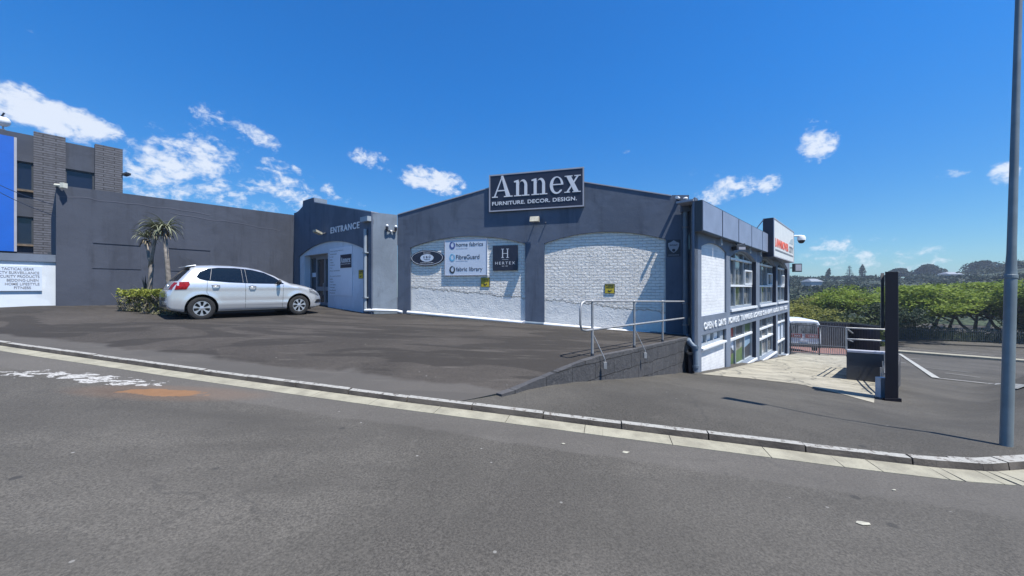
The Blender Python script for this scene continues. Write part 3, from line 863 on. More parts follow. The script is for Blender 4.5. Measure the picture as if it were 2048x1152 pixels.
# --- side wall
zdoor = lambda px, py: FS.z(px, py)
aE = FS.a(1579)
sa = lambda px: FS.a(px)
bayp = [(1403, 1452.6), (1461.3, 1512.3), (1519.3, 1552.2), (1555.2, 1575.2)]
zS_top = FS.z(1406, 396) - .22
up_z = [(FS.z(1403, 633), FS.z(1403, 492), FS.z(1428, 488)), (FS.z(1461.3, 618.6), FS.z(1461.3, 513), FS.z(1478, 500)), (FS.z(1519.3, 610), FS.z(1519.3, 527), FS.z(1532, 518)), (FS.z(1556, 607), FS.z(1556, 537), FS.z(1563, 531))]
zsill = up_z[1][0]; zspr = up_z[1][1]; zcr = up_z[1][2]
lo_z = [(-3.6, FS.z(1403, 671)), (FS.z(1463.7, 744), FS.z(1463.7, 655)), (FS.z(1521.7, 722), FS.z(1521.7, 638)), (FS.z(1557, 721.5), FS.z(1556, 629))]
print('side', [(round(sa(a), 2), round(sa(b2), 2)) for a, b2 in bayp], zsill, zspr, zcr, lo_z, 'end', aE, 'top', zS_top, 'C', CN)
holes = []; bays = []
for i, (x0, x1) in enumerate(bayp):
    a0, a1 = sa(x0), sa(x1)
    zu0 = up_z[0][0] if i == 0 else zsill
    Lu = arch_loop(a0, a1, zu0, zspr if i else zspr + .12, zcr if i else zspr + .30, 10)
    zb_, zt_ = lo_z[i]
    if i: zt_ = lo_z[1][1] if abs(zt_ - lo_z[1][1]) < .35 else zt_
    Ll = [(a0, zb_), (a1, zb_), (a1, zt_), (a0, zt_)]
    holes += [Lu, Ll]; bays.append((a0, a1, zu0, Lu, zb_, zt_))
aX = (bays[0][1] + bays[1][0]) / 2
outl = [(aX, -6.5), (aE, -6.5), (aE, zS_top), (aX, zS_top)]
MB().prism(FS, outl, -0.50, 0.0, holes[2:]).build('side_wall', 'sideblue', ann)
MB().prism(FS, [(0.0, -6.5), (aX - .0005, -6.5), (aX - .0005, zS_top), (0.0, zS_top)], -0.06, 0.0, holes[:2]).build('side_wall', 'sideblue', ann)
# bay 1 infill
a0, a1 = bays[0][0] - .04, bays[0][1] + .04
MB().rect(FS, a0, a1, bays[0][2] - .05, zcr + .1, -.20, -.055).build('brick_infill', 'brickside', ann)
MB().rect(FS, a0, a1, -3.8, FS.z(1403, 698), -.20, -.055).build('brick_infill', 'brickside', ann)
pb = MB(); pb.rect(FS, bays[1][0] + .3, bays[2][1] + 1.2, -5.6, lo_z[1][0] - .75, 0.002, 0.03); pb.build('plinth_patch', 'bluelight', ann)


def window(a0, a1, z0, z1, L, dep, cols, rows, transom, gl, arched, opener=None):
    """one window: frame, its bars and a pane, set back in the opening"""
    fr = MB(); fw = 0.07
    lp = [(a0, z0), (a1, z0), (a1, z1), (a0, z1)] if not arched else L
    cx = sum(p[0] for p in lp) / len(lp); cz = (z0 + z1) / 2
    inner = []
    for (pa, pz) in lp:
        ia = min(max(pa, a0 + fw), a1 - fw)
        iz = pz + fw if pz <= z0 + 1e-4 else (pz - fw)
        inner.append((ia, iz))
    fr.prism(FS, lp, dep - .03, dep + .05, [inner])
    o = fr.build('window', 'frame', ann)
    g = MB(); lg = [(p[0], p[1]) for p in lp]; g.prism(FS, lg, dep - .05, dep - .035); g.build('pane', gl, o)
    for k in range(1, cols):
        a = a0 + (a1 - a0) * k / cols; zt = z1 if not arched else min(z1, interp(sorted(L[2:]), a)) - .02
        MB().rect(FS, a - .035, a + .035, z0 + fw, zt - fw, dep - .033, dep + .044).build('mullion', 'frame', o)
    for zt in rows:
        MB().rect(FS, a0 + fw, a1 - fw, zt - .04, zt + .04, dep - .032, dep + .075).build('transom', 'framew', o)
    if opener:
        ax0, ax1, zo0, zo1 = opener
        MB().prism(FS, [(ax0, zo0), (ax1, zo0), (ax1, zo1), (ax0, zo1)], dep - .03, dep + .085, [[(ax0 + .06, zo0 + .06), (ax1 - .06, zo0 + .06), (ax1 - .06, zo1 - .06), (ax0 + .06, zo1 - .06)]]).build('opening_light', 'framew', o)
    MB().rect(FS, a1 - .012, a1 - .003, z0 + .003, (z1 if not arched else zspr) - .003, dep + .052, -.006).build('reveal_shade_strip', 'revealshade', o)  # thin strip on the shaded jamb alone, deepening its shade by colour
    si = MB(); si.rect(FS, a0 - .05, a1 + .05, z0 - .09, z0 - .003, dep - .02, 0.05); si.build('sill', 'framew', o)
    return o


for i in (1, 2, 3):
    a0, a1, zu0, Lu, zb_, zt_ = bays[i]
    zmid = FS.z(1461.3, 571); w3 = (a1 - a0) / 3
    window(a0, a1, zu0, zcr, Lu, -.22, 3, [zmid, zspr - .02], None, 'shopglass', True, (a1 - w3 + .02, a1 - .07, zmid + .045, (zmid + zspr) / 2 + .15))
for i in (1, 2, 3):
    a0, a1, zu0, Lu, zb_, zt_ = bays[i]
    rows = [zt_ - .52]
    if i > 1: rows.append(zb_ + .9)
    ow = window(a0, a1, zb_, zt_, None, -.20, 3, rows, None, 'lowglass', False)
    # pictures stuck on the shop panes
    w3 = (a1 - a0) / 3; zt2 = zt_ - .56; dg_ = -.233
    if i == 1:
        p = MB(); p.prism(FS, [(a0 + .08, zb_ + .08), (a1 - w3 - .04, zb_ + .08), (a1 - w3 - .04, zb_ + .62), (a0 + .08, zb_ + .42)], dg_, dg_ + .006); p.build('green_picture', 'green', ow)
        p = MB(); p.prism(FS, [(a0 + .12, zb_ + .4), (a0 + .6, zb_ + .42), (a0 + .5, zt2 - .6), (a0 + .42, zt2 - .25), (a0 + .12, zt2 - .3)], dg_, dg_ + .010); p.build('orange_picture', 'orange', ow)
        p = MB(); p.prism(FS, [(a0 + .42, zb_ + .38), (a0 + .95, zb_ + .40), (a0 + .85, zb_ + 1.0), (a0 + .6, zb_ + 1.3), (a0 + .5, zb_ + 1.0)], dg_, dg_ + .014); p.build('red_picture', 'redpaint', ow)
        p = MB(); p.prism(FS, [(a0 + .62, zb_ + 1.15), (a0 + w3 - .04, zb_ + .6), (a0 + w3 - .04, zt2), (a0 + .6, zt2 - .1)], dg_, dg_ + .008); p.build('white_picture', 'signwhite', ow)
        p = MB(); p.prism(FS, [(a1 - w3 + .04, zb_ + .08), (a1 - .08, zb_ + .08), (a1 - .08, zt2 - .45), (a1 - w3 + .04, zt2 - .6)], dg_, dg_ + .006); p.build('dark_picture', 'darkgrey', ow)
        p = MB(); p.prism(FS, [(a1 - w3 + .04, zt2 - .57), (a1 - .08, zt2 - .42), (a1 - .08, zt2 - .02), (a1 - w3 + .04, zt2 - .02)], dg_, dg_ + .006); p.build('blue_picture', 'posterblue', ow)
        for kk, mt in ((0, 'redpaint'), (1, 'darkgrey'), (2, 'green')):
            p = MB(); p.rect(FS, a0 + w3 * kk + .12, a0 + w3 * (kk + 1) - .1, zt_ - .44, zt_ - .12, dg_, dg_ + .008); p.build('header_poster', mt, ow)
    if i == 2:
        p = MB(); p.rect(FS, a0 + .1, a0 + w3 - .04, zb_ + .1, zb_ + .7, dg_, dg_ + .008); p.build('green_picture', 'green', ow)
        p = MB(); p.rect(FS, a0 + .1, a0 + w3 * 2 - .04, zt_ - .44, zt_ - .1, dg_, dg_ + .008); p.build('header_poster', 'darkgrey', ow)
    if i == 3:
        p = MB(); p.rect(FS, a0 + .1, a0 + w3 - .04, zb_ + .3, zt2 - .1, dg_, dg_ + .008); p.build('white_picture', 'signwhite', ow)
        p = MB(); p.rect(FS, a0 + w3 + .06, a1 - .1, zb_ + 1.0, zt2 - .1, dg_, dg_ + .008); p.build('white_picture', 'signwhite', ow)
# little louvred window row in the first bay
a0, a1, _, _, _, zt_ = bays[0]; zz0 = FS.z(1403, 697); zz1 = zt_
fr = MB(); w3 = (a1 - a0 - .4) / 3
fr.prism(FS, [(a0, zz0), (a1, zz0), (a1, zz1), (a0, zz1)], -.2, -.10, [[(a0 + .08 + w3 * k, zz0 + .09), (a0 + w3 * (k + 1), zz0 + .09), (a0 + w3 * (k + 1), zz1 - .06), (a0 + .08 + w3 * k, zz1 - .06)] for k in range(3)])
ow = fr.build('window', 'frame', ann); MB().rect(FS, a0, a1, zz0, zz1, -.24, -.205).build('pane', 'shopglass', ow)
for k in range(3):
    MB().rect(FS, a0 + .14 + w3 * k, a0 + w3 * (k + 1) - .06, zz0 + .10, zz0 + .34, -.203, -.17).build('white_panel', 'framew', ow)
MB().rect(FS, a0 - .0, a1 - .1, zz0 - .06, zz0 - .003, -.15, .05).build('sill', 'framew', ow)
# painted writing on the band
zT0 = FS.z(1408.5, 659.5); zT1 = FS.z(1408.5, 645); aT0 = FS.a(1407.5); aT1 = FS.a(1574)
words = ['OPEN', '6', 'DAYS', 'MOWERS', 'TRIMMERS', 'BLOWERS', 'CHAINSAWS', 'RIDE-ONS', 'POWER', 'TOOLS']
wlen = [len(q_) * (1.08 if 'M' in q_ or 'W' in q_ else .95) for q_ in words]; tot = sum(wlen) + .75 * 9 + .5; pos = 0
for q_, wl_ in zip(words, wlen):
    if q_ == 'MOWERS': pos += .5
    text_mesh(q_, FS, aT0 + (aT1 - aT0) * pos / tot, aT0 + (aT1 - aT0) * (pos + wl_) / tot, zT0, zT1, 0.002, 'wall_lettering', 'framew', ann, 0.02, bold=0.032); pos += wl_ + .75
# slim blue pilasters strips on side wall
# --- fascia boxes
FB = FS.at_off(0.22)
fx = [1405, 1445, 1477.5, 1503.5, 1525, 1543]
zb_f = FB.z(1405, 461.5); zt_f = FB.z(1405, 399)
for k in range(5):
    g = thing('fascia_box', FS.p((FB.a(fx[k]) + FB.a(fx[k + 1])) / 2, zb_f, .1), ['first grey blue fascia box, at the pipe corner of the building', 'second fascia box from the pipe corner, faint old lettering ghost',
              'middle one of the five grey blue fascia boxes', 'fascia box fourth from the pipe corner above the second tall window', 'narrow looking fascia box right beside the white mower shop sign'][k], 'fascia panel', 'blank fascia boxes along the side wall')
    a0 = FB.a(fx[k]) + .02; a1 = FB.a(fx[k + 1]) - .02
    MB().rect(FS, a0, a1, zb_f, zt_f, 0.005, .205).build('case', 'darkgrey', g)
    MB().rect(FS, a0 + .03, a1 - .03, zb_f + .03, zt_f - .03, .205, .222).build('face_panel', 'fascia', g)
    if k: MB().rect(FS, a0 + .2, a0 + .26, zb_f - .22, zb_f - .002, .08, .14).build('bracket', 'frame', g)
# --- roof edge cap at the corner
mb = MB(); mb.rect(FS, -.05, aE, zS_top + .003, zS_top + .06, -.5, -.02); mb.build('roof_edge', 'ltgrey', ann)

# --- column return beside the entrance
aC = FC.a(795); zc0 = FC.z(742, 424); zc1 = FC.z(795, 430)
MB().prism(FC, [(0, -1.6), (aC - .005, -1.6), (aC - .005, zc1), (0, zc0)], -.25, 0).build('return_wall', 'bluelight', ann)
# --- entrance wall
eL = FE.a(588)
eo = [(eL, -1.5), (FE.a(743) + .0, -1.5), (FE.a(743), FE.z(743, 424.4)), (FE.a(628.6), FE.z(628.6, 405)), (FE.a(627.4), FE.z(627.4, 395)), (FE.a(606), FE.z(606, 401.6)), (FE.a(605), FE.z(605, 413))]
for k in range(1, 6):
    s_ = k / 6; x_ = 605 - 17 * s_; y_ = 413 + 13 * (1 - (1 - s_) ** 2) if 0 else 413 + 13 * math.sin(s_ * PI / 2) ** 1.0
    eo.append((FE.a(x_), FE.z(x_, y_)))
eo.append((eL, FE.z(588, 426)))
LE = arch_loop(FE.a(597.5), FE.a(726.6), -1.2, (FE.z(597.5, 512) + FE.z(726.6, 498.5)) / 2, FE.z(668, 481))
MB().prism(FE, eo, -.06, 0, [LE]).build('entrance_gable', 'blue', ann)
dl, dr = FE.a(606.3), FE.a(653); dtop = FE.z(630, 508.5); dbot = -.83
MB().prism(FE, [(LE[0][0] - .1, -1.4), (dl, -1.4), (dl, dtop), (dr, dtop), (dr, -1.4), (LE[1][0] + .1, -1.4), (LE[1][0] + .1, 2.0), (LE[0][0] - .1, 2.0)], -.36, -.06).build('entrance_panel', 'entrywhite', ann)
MB().rect(FE, dl - .3, dr + .3, -1.4, 2.0, -.75, -.55).build('door_recess', 'darkgrey', ann)
fr = MB(); dd = -.34; mid = dl + (dr - dl) * .28; mid2 = dl + (dr - dl) * .64
zk = FE.z(650, 577.5)
H_ = [[(dl + .07, dbot + .12), (mid - .04, dbot + .12), (mid - .04, dtop - .12), (dl + .07, dtop - .12)],
      [(mid + .07, dbot + .18), (mid2 - .05, dbot + .18), (mid2 - .05, zk - .09), (mid + .07, zk - .09)],
      [(mid + .07, zk + .09), (mid2 - .05, zk + .09), (mid2 - .05, dtop - .2), (mid + .07, dtop - .2)],
      [(mid2 + .06, dbot + .18), (dr - .08, dbot + .18), (dr - .08, zk - .09), (mid2 + .06, zk - .09)],
      [(mid2 + .06, zk + .09), (dr - .08, zk + .09), (dr - .08, dtop - .2), (mid2 + .06, dtop - .2)]]
fr.prism(FE, [(dl + .002, dbot), (dr - .002, dbot), (dr - .002, dtop - .002), (dl + .002, dtop - .002)], dd - .03, dd + .03, H_)
dr_o = fr.build('door', 'alu', ann); MB().rect(FE, dl + .01, dr - .01, dbot, dtop - .01, dd - .06, dd - .035).build('pane', 'doorglass', dr_o)
MB().tube([FE.p(mid2 - .02, zk - .25, dd + .035), FE.p(mid2 - .02, zk - .25, dd + .08), FE.p(mid2 - .02, zk + .25, dd + .08), FE.p(mid2 - .02, zk + .25, dd + .035)], .014).build('handle', 'galv', dr_o)
MB().rect(FE, dl + .1, mid - .08, zk + .55, zk + .75, dd - .034, dd - .026).build('notice', 'signwhite', dr_o)
# entrance roof slab behind the parapet, and parapet step block
mb = MB(); p1 = FE.p(eL, 0, -.07); p2 = FE.p(FE.a(743), 0, -.07); p3 = FM.p(0, 0, -.35); zz = FE.z(743, 424.4) - .25
bk = Vector((-.2, 6, 0))
mb.hexa([(p1.x, p1.y, zz - .15), (p2.x, p2.y, zz - .15), (p3.x, p3.y + 4, zz - .15), (p1.x + 1, p1.y + 6, zz - .15), (p1.x, p1.y, zz), (p2.x, p2.y, zz), (p3.x, p3.y + 4, zz), (p1.x + 1, p1.y + 6, zz)])
mb.build('entrance_roof', 'roofsheet', ann)
MB().prism(FE, [(FE.a(606), FE.z(606, 408)), (FE.a(627.2), FE.z(627.2, 408)), (FE.a(627.2), FE.z(627.4, 395) + .004), (FE.a(606), FE.z(606, 401.6) + .004)], -.6, -.062).build('parapet_block', 'bluelight', ann)
mb = MB(); q1 = (FE.a(628.6), FE.z(628.6, 405)); q2 = (FE.a(743), FE.z(743, 424.4))
mb.prism(FE, [(q1[0], q1[1] + .003), (q2[0], q2[1] + .003), (q2[0], q2[1] + .03), (q1[0], q1[1] + .03)], -.3, .015); mb.build('coping', 'ltgrey', ann)
# ENTRANCE lettering
text_mesh('ENTRANCE', FE, FE.a(662), FE.a(719.5), (FE.z(662, 466) + FE.z(719.4, 458)) / 2, (FE.z(662, 453.7) + FE.z(719.4, 445)) / 2, 0.004, 'entrance_lettering', 'lettering', ann, 0.02, bold=0.022, spacing=1.2)

# ------------------------------------------------------------------ grey wall building on the left
gb = thing('grey_annexe', FG.p(-3.5, -.9), 'low dark grey plastered building with two blanked window recesses behind the aloes', 'building')
gL = FG.a(112); zt1 = FG.z(116, 370); zt2 = FG.z(588, 430)
rec = []
for x0, x1, yt, yb, xr in ((186.5, 281, 485.6, 533.5, 186), (336, 420, 496.2, 538.7, 336)):
    zt_ = FG.z(xr, yt); zb_ = FG.z(xr, yb); rec.append([(FG.a(x0), zb_), (FG.a(x1), zb_), (FG.a(x1), zt_), (FG.a(x0), zt_)])
MB().prism(FG, [(gL, -1.4), (0.1, -1.4), (0.1, zt2), (gL, zt1)], -.06, 0, rec).build('front_wall', 'grey', gb)
for r_ in rec:
    o = MB().rect(FG, r_[0][0] - .1, r_[1][0] + .1, r_[0][1] - .1, r_[2][1] + .1, -.16, -.011).build('recess_panel', 'grey', gb)
    MB().rect(FG, r_[0][0] - .02, r_[1][0] + .02, r_[0][1] - .05, r_[0][1] + .0, 0.002, .014).build('ledge', 'grey', gb)
    MB().rect(FG, r_[0][0] - .02, r_[1][0] + .02, r_[2][1], r_[2][1] + .012, 0.002, .007).build('lintel', 'grey', gb)
mb = MB()
A = FG.p(gL, 0, -.17); B2 = FG.p(.3, 0, -.17); C3 = FG.p(.3, 0, -7); D3 = FG.p(gL, 0, -7)
mb.hexa([(A.x, A.y, -1.4), (B2.x, B2.y, -1.4), (C3.x, C3.y, -1.4), (D3.x, D3.y, -1.4), (A.x, A.y, zt1 - .1), (B2.x, B2.y, zt2 - .1), (C3.x, C3.y, zt2 - .3), (D3.x, D3.y, zt1 - .3)])
mb.build('body', 'grey', gb)
# thin raised plaster seam lines
mb = MB()
for pts in (((120, 394), (180, 398), (200, 402), (285, 410), (335, 417), (420, 430)), ((340, 427), (410, 438), (470, 446), (560, 462))):
    for p, q in zip(pts, pts[1:]):
        a0_, z0_ = FG.az(*p); a1_, z1_ = FG.az(*q); prv = None
        for k_ in range(13):
            a_ = a0_ + (a1_ - a0_) * k_ / 12; z_ = z0_ + (z1_ - z0_) * k_ / 12 + .07 * noise.noise(Vector((a_ * 1.7, 2, 0))) * (1 if 0 < k_ < 12 else 1)
            if prv: mb.prism(FG, [prv, (a_, z_), (a_, z_ + .03), (prv[0], prv[1] + .03)], 0.001, .006)
            prv = (a_, z_)
mb.build('plaster_seam', plaster('grey_seam', (.095, .10, .125)), gb)

# ------------------------------------------------------------------ left brick pier building
FL = Frame((-26.4, 20.0), (0.614, 0.788))
lb = thing('office_block', FL.p(2, -1), 'two storey grey office block with slim brick piers and dark windows', 'building')
zP = FL.z(100, 270); z_pan = FL.z(160, 289)
a_l = FL.a(-60); a_r = FL.a(245)
zw1t, zw1b = FL.z(48, 322), FL.z(48, 379); zw2t, zw2b = FL.z(44, 432), FL.z(44, 488)
wn_ = []
for x0, x1 in ((30, 67), (130, 189)):
    for zt_, zb_ in ((zw1t, zw1b), (zw2t, zw2b)):
        wn_.append((FL.a(x0), FL.a(x1), zb_, zt_))
MB().prism(FL, [(a_l, -2), (a_r - .05, -2), (a_r - .05, z_pan), (a_l, z_pan)], -.30, -.12, [[(a, b2), (c, b2), (c, d), (a, d)] for a, c, b2, d in wn_]).build('wall', 'grey', lb)
for x0, x1 in ((67, 131), (189.5, 245)):
    a0, a1 = FL.a(x0), FL.a(x1)
    MB().rect(FL, a0, a1, -2, zP, -.3, .12).build('brick_pier', 'slimbrick', lb)
for a0, a1, zb_, zt_ in wn_:
    fo = MB().prism(FL, [(a0, zb_), (a1, zb_), (a1, zt_), (a0, zt_)], -.27, -.2, [[(a0 + .07, zb_ + .07), (a1 - .07, zb_ + .07), (a1 - .07, zt_ - .07), (a0 + .07, zt_ - .07)]]).build('window', 'darkgrey', lb)
    MB().rect(FL, a0, a1, zb_, zt_, -.3, -.275).build('pane', 'navyglass', fo)
    MB().rect(FL, a0 - .0, a1 + .0, zb_ - .10, zb_ - .003, -.12, .03).build('sill', 'bronze', fo)
mb = MB(); A = FL.p(a_l, 0, -.31); B2 = FL.p(a_r - .05, 0, -.31); C3 = FL.p(a_r - .05, 0, -9); D3 = FL.p(a_l, 0, -9)
mb.hexa([(A.x, A.y, -2), (B2.x, B2.y, -2), (C3.x, C3.y, -2), (D3.x, D3.y, -2), (A.x, A.y, z_pan - .1), (B2.x, B2.y, z_pan - .1), (C3.x, C3.y, z_pan - .1), (D3.x, D3.y, z_pan - .1)]); mb.build('body', 'grey', lb)
MB().rect(FL, FL.a(-40), FL.a(10), z_pan, FL.z(5, 254), -1.4, -.4).build('chimney', 'slimbrick', lb)
c = FL.p(FL.a(6, -.9), FL.z(6, 243, -.9), -.9)
dm = thing('roof_flood_lamp', c - Vector((0, 0, .45)), 'round white lamp on a short post on the office block roof', 'lamp')
MB().ball(c, .27, 14).build('globe', 'white', dm, smooth=True); MB().tube([c - Vector((0, 0, .47)), c + Vector((0, 0, .30))], .035).build('post', 'ltgrey', dm)
MB().tube([c + Vector((.05, -.1, .2)), c + Vector((.2, -.1, .42))], .04).build('bracket', 'darkgrey', dm)
FLp = FL.at_off(.5)
bp = thing('blue_billboard', FLp.p(FLp.a(0), FLp.z(20, 505)), 'tall bright blue board at the left end of the office block', 'sign')
MB().rect(FLp, FLp.a(-80), FLp.a(28), FLp.z(28, 503), FLp.z(28, 275), 0, .12).build('board', 'bluepanel', bp)
MB().rect(FLp, FLp.a(28) + .002, FLp.a(28) + .09, FLp.z(28, 503), FLp.z(28, 275), .02, .10).build('edge_trim', 'ltgrey', bp)
# lamp arm on the office block corner
cc = FL.p(a_r, FL.z(245, 350), 0)
fl = thing('wall_flood_lamp', cc, 'small grey floodlight on an arm at the right corner of the office block', 'lamp')
MB().tube([cc, cc + Vector((.12, -.02, .02))], .025).build('arm', 'darkgrey', fl)
MB().hexa([cc + Vector(v) for v in ((.1, -.15, -.06), (.36, -.15, .02), (.36, .15, .02), (.1, .15, -.06), (.1, -.15, .06), (.38, -.15, .14), (.38, .15, .14), (.1, .15, .06))]).build('lamp_head', 'darkgrey', fl)
# white low wall with the shop list
FT = FG.at_off(-.25)
tw = thing('boundary_wall', FT.p(FT.a(50), -.7), 'low white boundary wall with dark capping and a white trade list board', 'wall')
tl, tr_ = FT.a(-60), FT.a(112); ztc = FT.z(40, 507); ztw = FT.z(40, 522)
MB().rect(FT, tl, tr_ - .0, -1.3, ztw - .0, -.2, 0).build('wall_face', 'whiteplain', tw)
MB().rect(FT, tl, tr_, ztw + .002, ztc, -.24, .05).build('capping', 'sideblue', tw)
MB().rect(FT, FT.a(95), FT.a(103), ztc, ztc + .1, -.1, .0).build('bracket', 'darkgrey', tw)
bd = thing('trade_list_sign', FT.p(FT.a(40), FT.z(40, 582), .03), 'white board listing tactical gear, bedding-linen and fitness in grey letters', 'sign')
zs0, zs1 = FT.z(84, 581.5), FT.z(84, 533.5)
MB().rect(FT, FT.a(-50), FT.a(84), zs0, zs1, .01, .05).build('board', 'signwhite', bd)
lines = [('TACTICAL GEAR', 3, 68), ('CCTV SURVEILLANCE', -10, 78.5), ('SECURITY PRODUCTS', -9, 79), ('BEDDING-LINEN', 13.5, 77), ('HOME LIFESTYLE', 10, 79), ('FITNESS', 28, 62)]
for k, (s_, x0, x1) in enumerate(lines):
    zt_ = zs1 - (zs1 - zs0) * (.06 + k * .152); text_mesh(s_, FT, FT.a(x0), FT.a(x1), zt_ - (zs1 - zs0) * .105, zt_, .0505, 'lettering', 'galvdull', bd, .004, bold=.01)

# overhead cables at far left
cb_ = MB()
for (x0, y0, x1, y1, sag) in ((-40, 350, 112, 410, .1), (-40, 362, 116, 432, .1)):
    A = Vector(((x0 - 1024) / F * 15, 15, (576 - y0) / F * 15)); B2 = FG.p(gL, FG.z(112, y1), -.1)
    cb_.tube([A.lerp(B2, k / 8) - Vector((0, 0, sag * math.sin(PI * k / 8))) for k in range(9)], .012, 5)
cb_.build('overhead_cable', 'black', label='pair of thin black cables running past the blue board to the grey wall', category='cable')
# cream camera on grey wall end
c = FG.p(gL + .12, FG.z(108, 370), .12)
cm = thing('security_camera', c, 'cream camera on a box at the top left corner of the grey wall', 'camera')
MB().tube([c + Vector((.02, 0, 0)), c + Vector((-.16, -.06, .0))], .045, 10).build('camera_body', 'cream', cm); MB().box(c.x, c.x + .12, c.y - .06, c.y + .06, c.z - .08, c.z + .08).build('junction_box', 'cream', cm)
MB().tube([c + Vector((-.06, -.04, -.05)), c + Vector((.02, 0, -.09)), c + Vector((.06, 0, -.05))], .015).build('bracket', 'cream', cm)


# ------------------------------------------------------------------ signs on the gable wall
def rect_px(fr, x0, x1, yl0, yl1, yr0, yr1, d):
    a0, a1 = fr.a(x0, d), fr.a(x1, d)
    z1 = (fr.z(x0, yl0, d) + fr.z(x1, yr0, d)) / 2; z0 = (fr.z(x0, yl1, d) + fr.z(x1, yr1, d)) / 2
    return a0, a1, z0, z1


def glyph(ch):
    """serif letters as overlapping strokes in a unit box"""
    P = []
    R = lambda x0, x1, y0, y1: P.append([(x0, y0), (x1, y0), (x1, y1), (x0, y1)])
    if ch == 'A':
        P.append([(.03, 0), (.11, 0), (.50, .93), (.47, 1.0)]); P.append([(.70, 0), (.93, 0), (.55, 1.0), (.44, 1.0)])
        R(.22, .76, .29, .345); R(-.05, .25, 0, .05); R(.58, 1.03, 0, .05)
        P.append([(.42, .93), (.53, .93), (.55, 1.02), (.45, 1.02)])
    if ch == 'n':
        R(.13, .33, 0, .93); R(-.02, .50, 0, .06); P.append([(-.02, .86), (.2, .86), (.33, 1.0), (.25, 1.0), (-.02, .94)])
        R(.70, .90, 0, .66); R(.54, 1.05, 0, .06)
        o = []; i_ = []
        for k in range(13):
            a = PI * k / 12 * .92; o.append((.62 + .28 * math.cos(a), .62 + .38 * math.sin(a))); i_.append((.52 + .19 * math.cos(a), .62 + .285 * math.sin(a)))
        P.append(o + i_[::-1])
    if ch == 'e':
        o = []; i_ = []
        for k in range(31):
            a = math.radians(6 + 318 * k / 30); o.append((.5 + .5 * math.cos(a), .49 + .52 * math.sin(a)))
            th = .19 if 60 < math.degrees(a) < 300 else .15
            i_.append((.53 + .30 * math.cos(a), .49 + (.46 if k < 18 else .42) * math.sin(a)))
        i_[-1] = (.5 + .46 * math.cos(math.radians(324)), .49 + .46 * math.sin(math.radians(324)))
        P.append(o + i_[::-1]); R(.17, .99, .50, .56)
    if ch == 'x':
        P.append([(.62, 0), (.93, 0), (.38, 1), (.07, 1)]); P.append([(.06, 0), (.19, 0), (.95, 1), (.82, 1)])
        R(-.04, .34, 0, .055); R(.50, 1.04, 0, .055); R(-.02, .50, .945, 1); R(.62, 1.04, .945, 1)
    return P


def serif_word(fr, a0, z0, W, H, d, mat, parent, name='lettering'):
    """Annex inside a box W x H (H = cap height)"""
    specs = [('A', 0.0, .228, 1.0), ('n', .256, .168, .765), ('n', .460, .168, .765), ('e', .665, .150, .765), ('x', .832, .165, .765)]
    mb = MB(); k = 0
    for ch, x, wd, h in specs:
        for P in glyph(ch):
            mb.prism(fr, [(a0 + (x + px_ * wd) * W, z0 + py_ * h * H) for px_, py_ in P], d, d + .012 + .0006 * k); k = (k + 1) % 7
    return mb.build(name, mat, parent)


a0, a1, z0, z1 = rect_px(FM, 978, 1168, 347, 421, 337, 416, .08)
sg = thing('roof_sign', FM.p((a0 + a1) / 2, z0, .04), 'large dark navy Annex furniture decor design sign on the gable peak', 'sign')
MB().rect(FM, a0, a1, z0, z1, .003, .066).build('back_tray', 'darkgrey', sg)
fr = MB().prism(FM, [(a0, z0), (a1, z0), (a1, z1), (a0, z1)], .066, .082, [[(a0 + .045, z0 + .045), (a1 - .045, z0 + .045), (a1 - .045, z1 - .045), (a0 + .045, z1 - .045)]]).build('frame', 'ltgrey', sg)
MB().rect(FM, a0 + .045, a1 - .045, z0 + .045, z1 - .045, .066, .072).build('board', 'navy', sg)
W_, H_2 = a1 - a0, z1 - z0
serif_word(FM, a0 + .045 * W_, z0 + .375 * H_2, .92 * W_, .565 * H_2, .073, 'lettering', sg)
text_mesh('FURNITURE. DECOR. DESIGN.', FM, a0 + .035 * W_, a0 + .93 * W_, z0 + .165 * H_2, z0 + .265 * H_2, .073, 'tagline', 'lettering', sg, .01, bold=.022, spacing=1.08)

# white fabrics sign (hung in the arch recess)
DR = -.07
a0, a1, z0, z1 = rect_px(FM, 889, 974.5, 478.5, 551, 477, 551.5, -.01)
sg = thing('fabric_brands_sign', FM.p((a0 + a1) / 2, z0, -.04), 'white square sign with three ring logos reading home fabrics, FibreGuard, fabric library', 'sign')
MB().rect(FM, a0, a1, z0, z1, DR + .002, -.02).build('board', 'signwhite', sg)
MB().prism(FM, [(a0, z0), (a1, z0), (a1, z1), (a0, z1)], -.02, -.008, [[(a0 + .025, z0 + .025), (a1 - .025, z0 + .025), (a1 - .025, z1 - .025), (a0 + .025, z1 - .025)]]).build('frame', 'ltgrey', sg)
W_, H_2 = a1 - a0, z1 - z0
MAT['ringa'] = M('ring_indigo', (0.06, 0.09, 0.28), .5, 0, 0); MAT['ringb'] = M('ring_cyan', (0.16, 0.42, 0.62), .5, 0, 0); MAT['ringc'] = M('ring_black', (0.04, 0.045, 0.05), .5, 0, 0)
MAT['ink'] = M('ink', (0.025, 0.025, 0.04), .6, 0, 0)
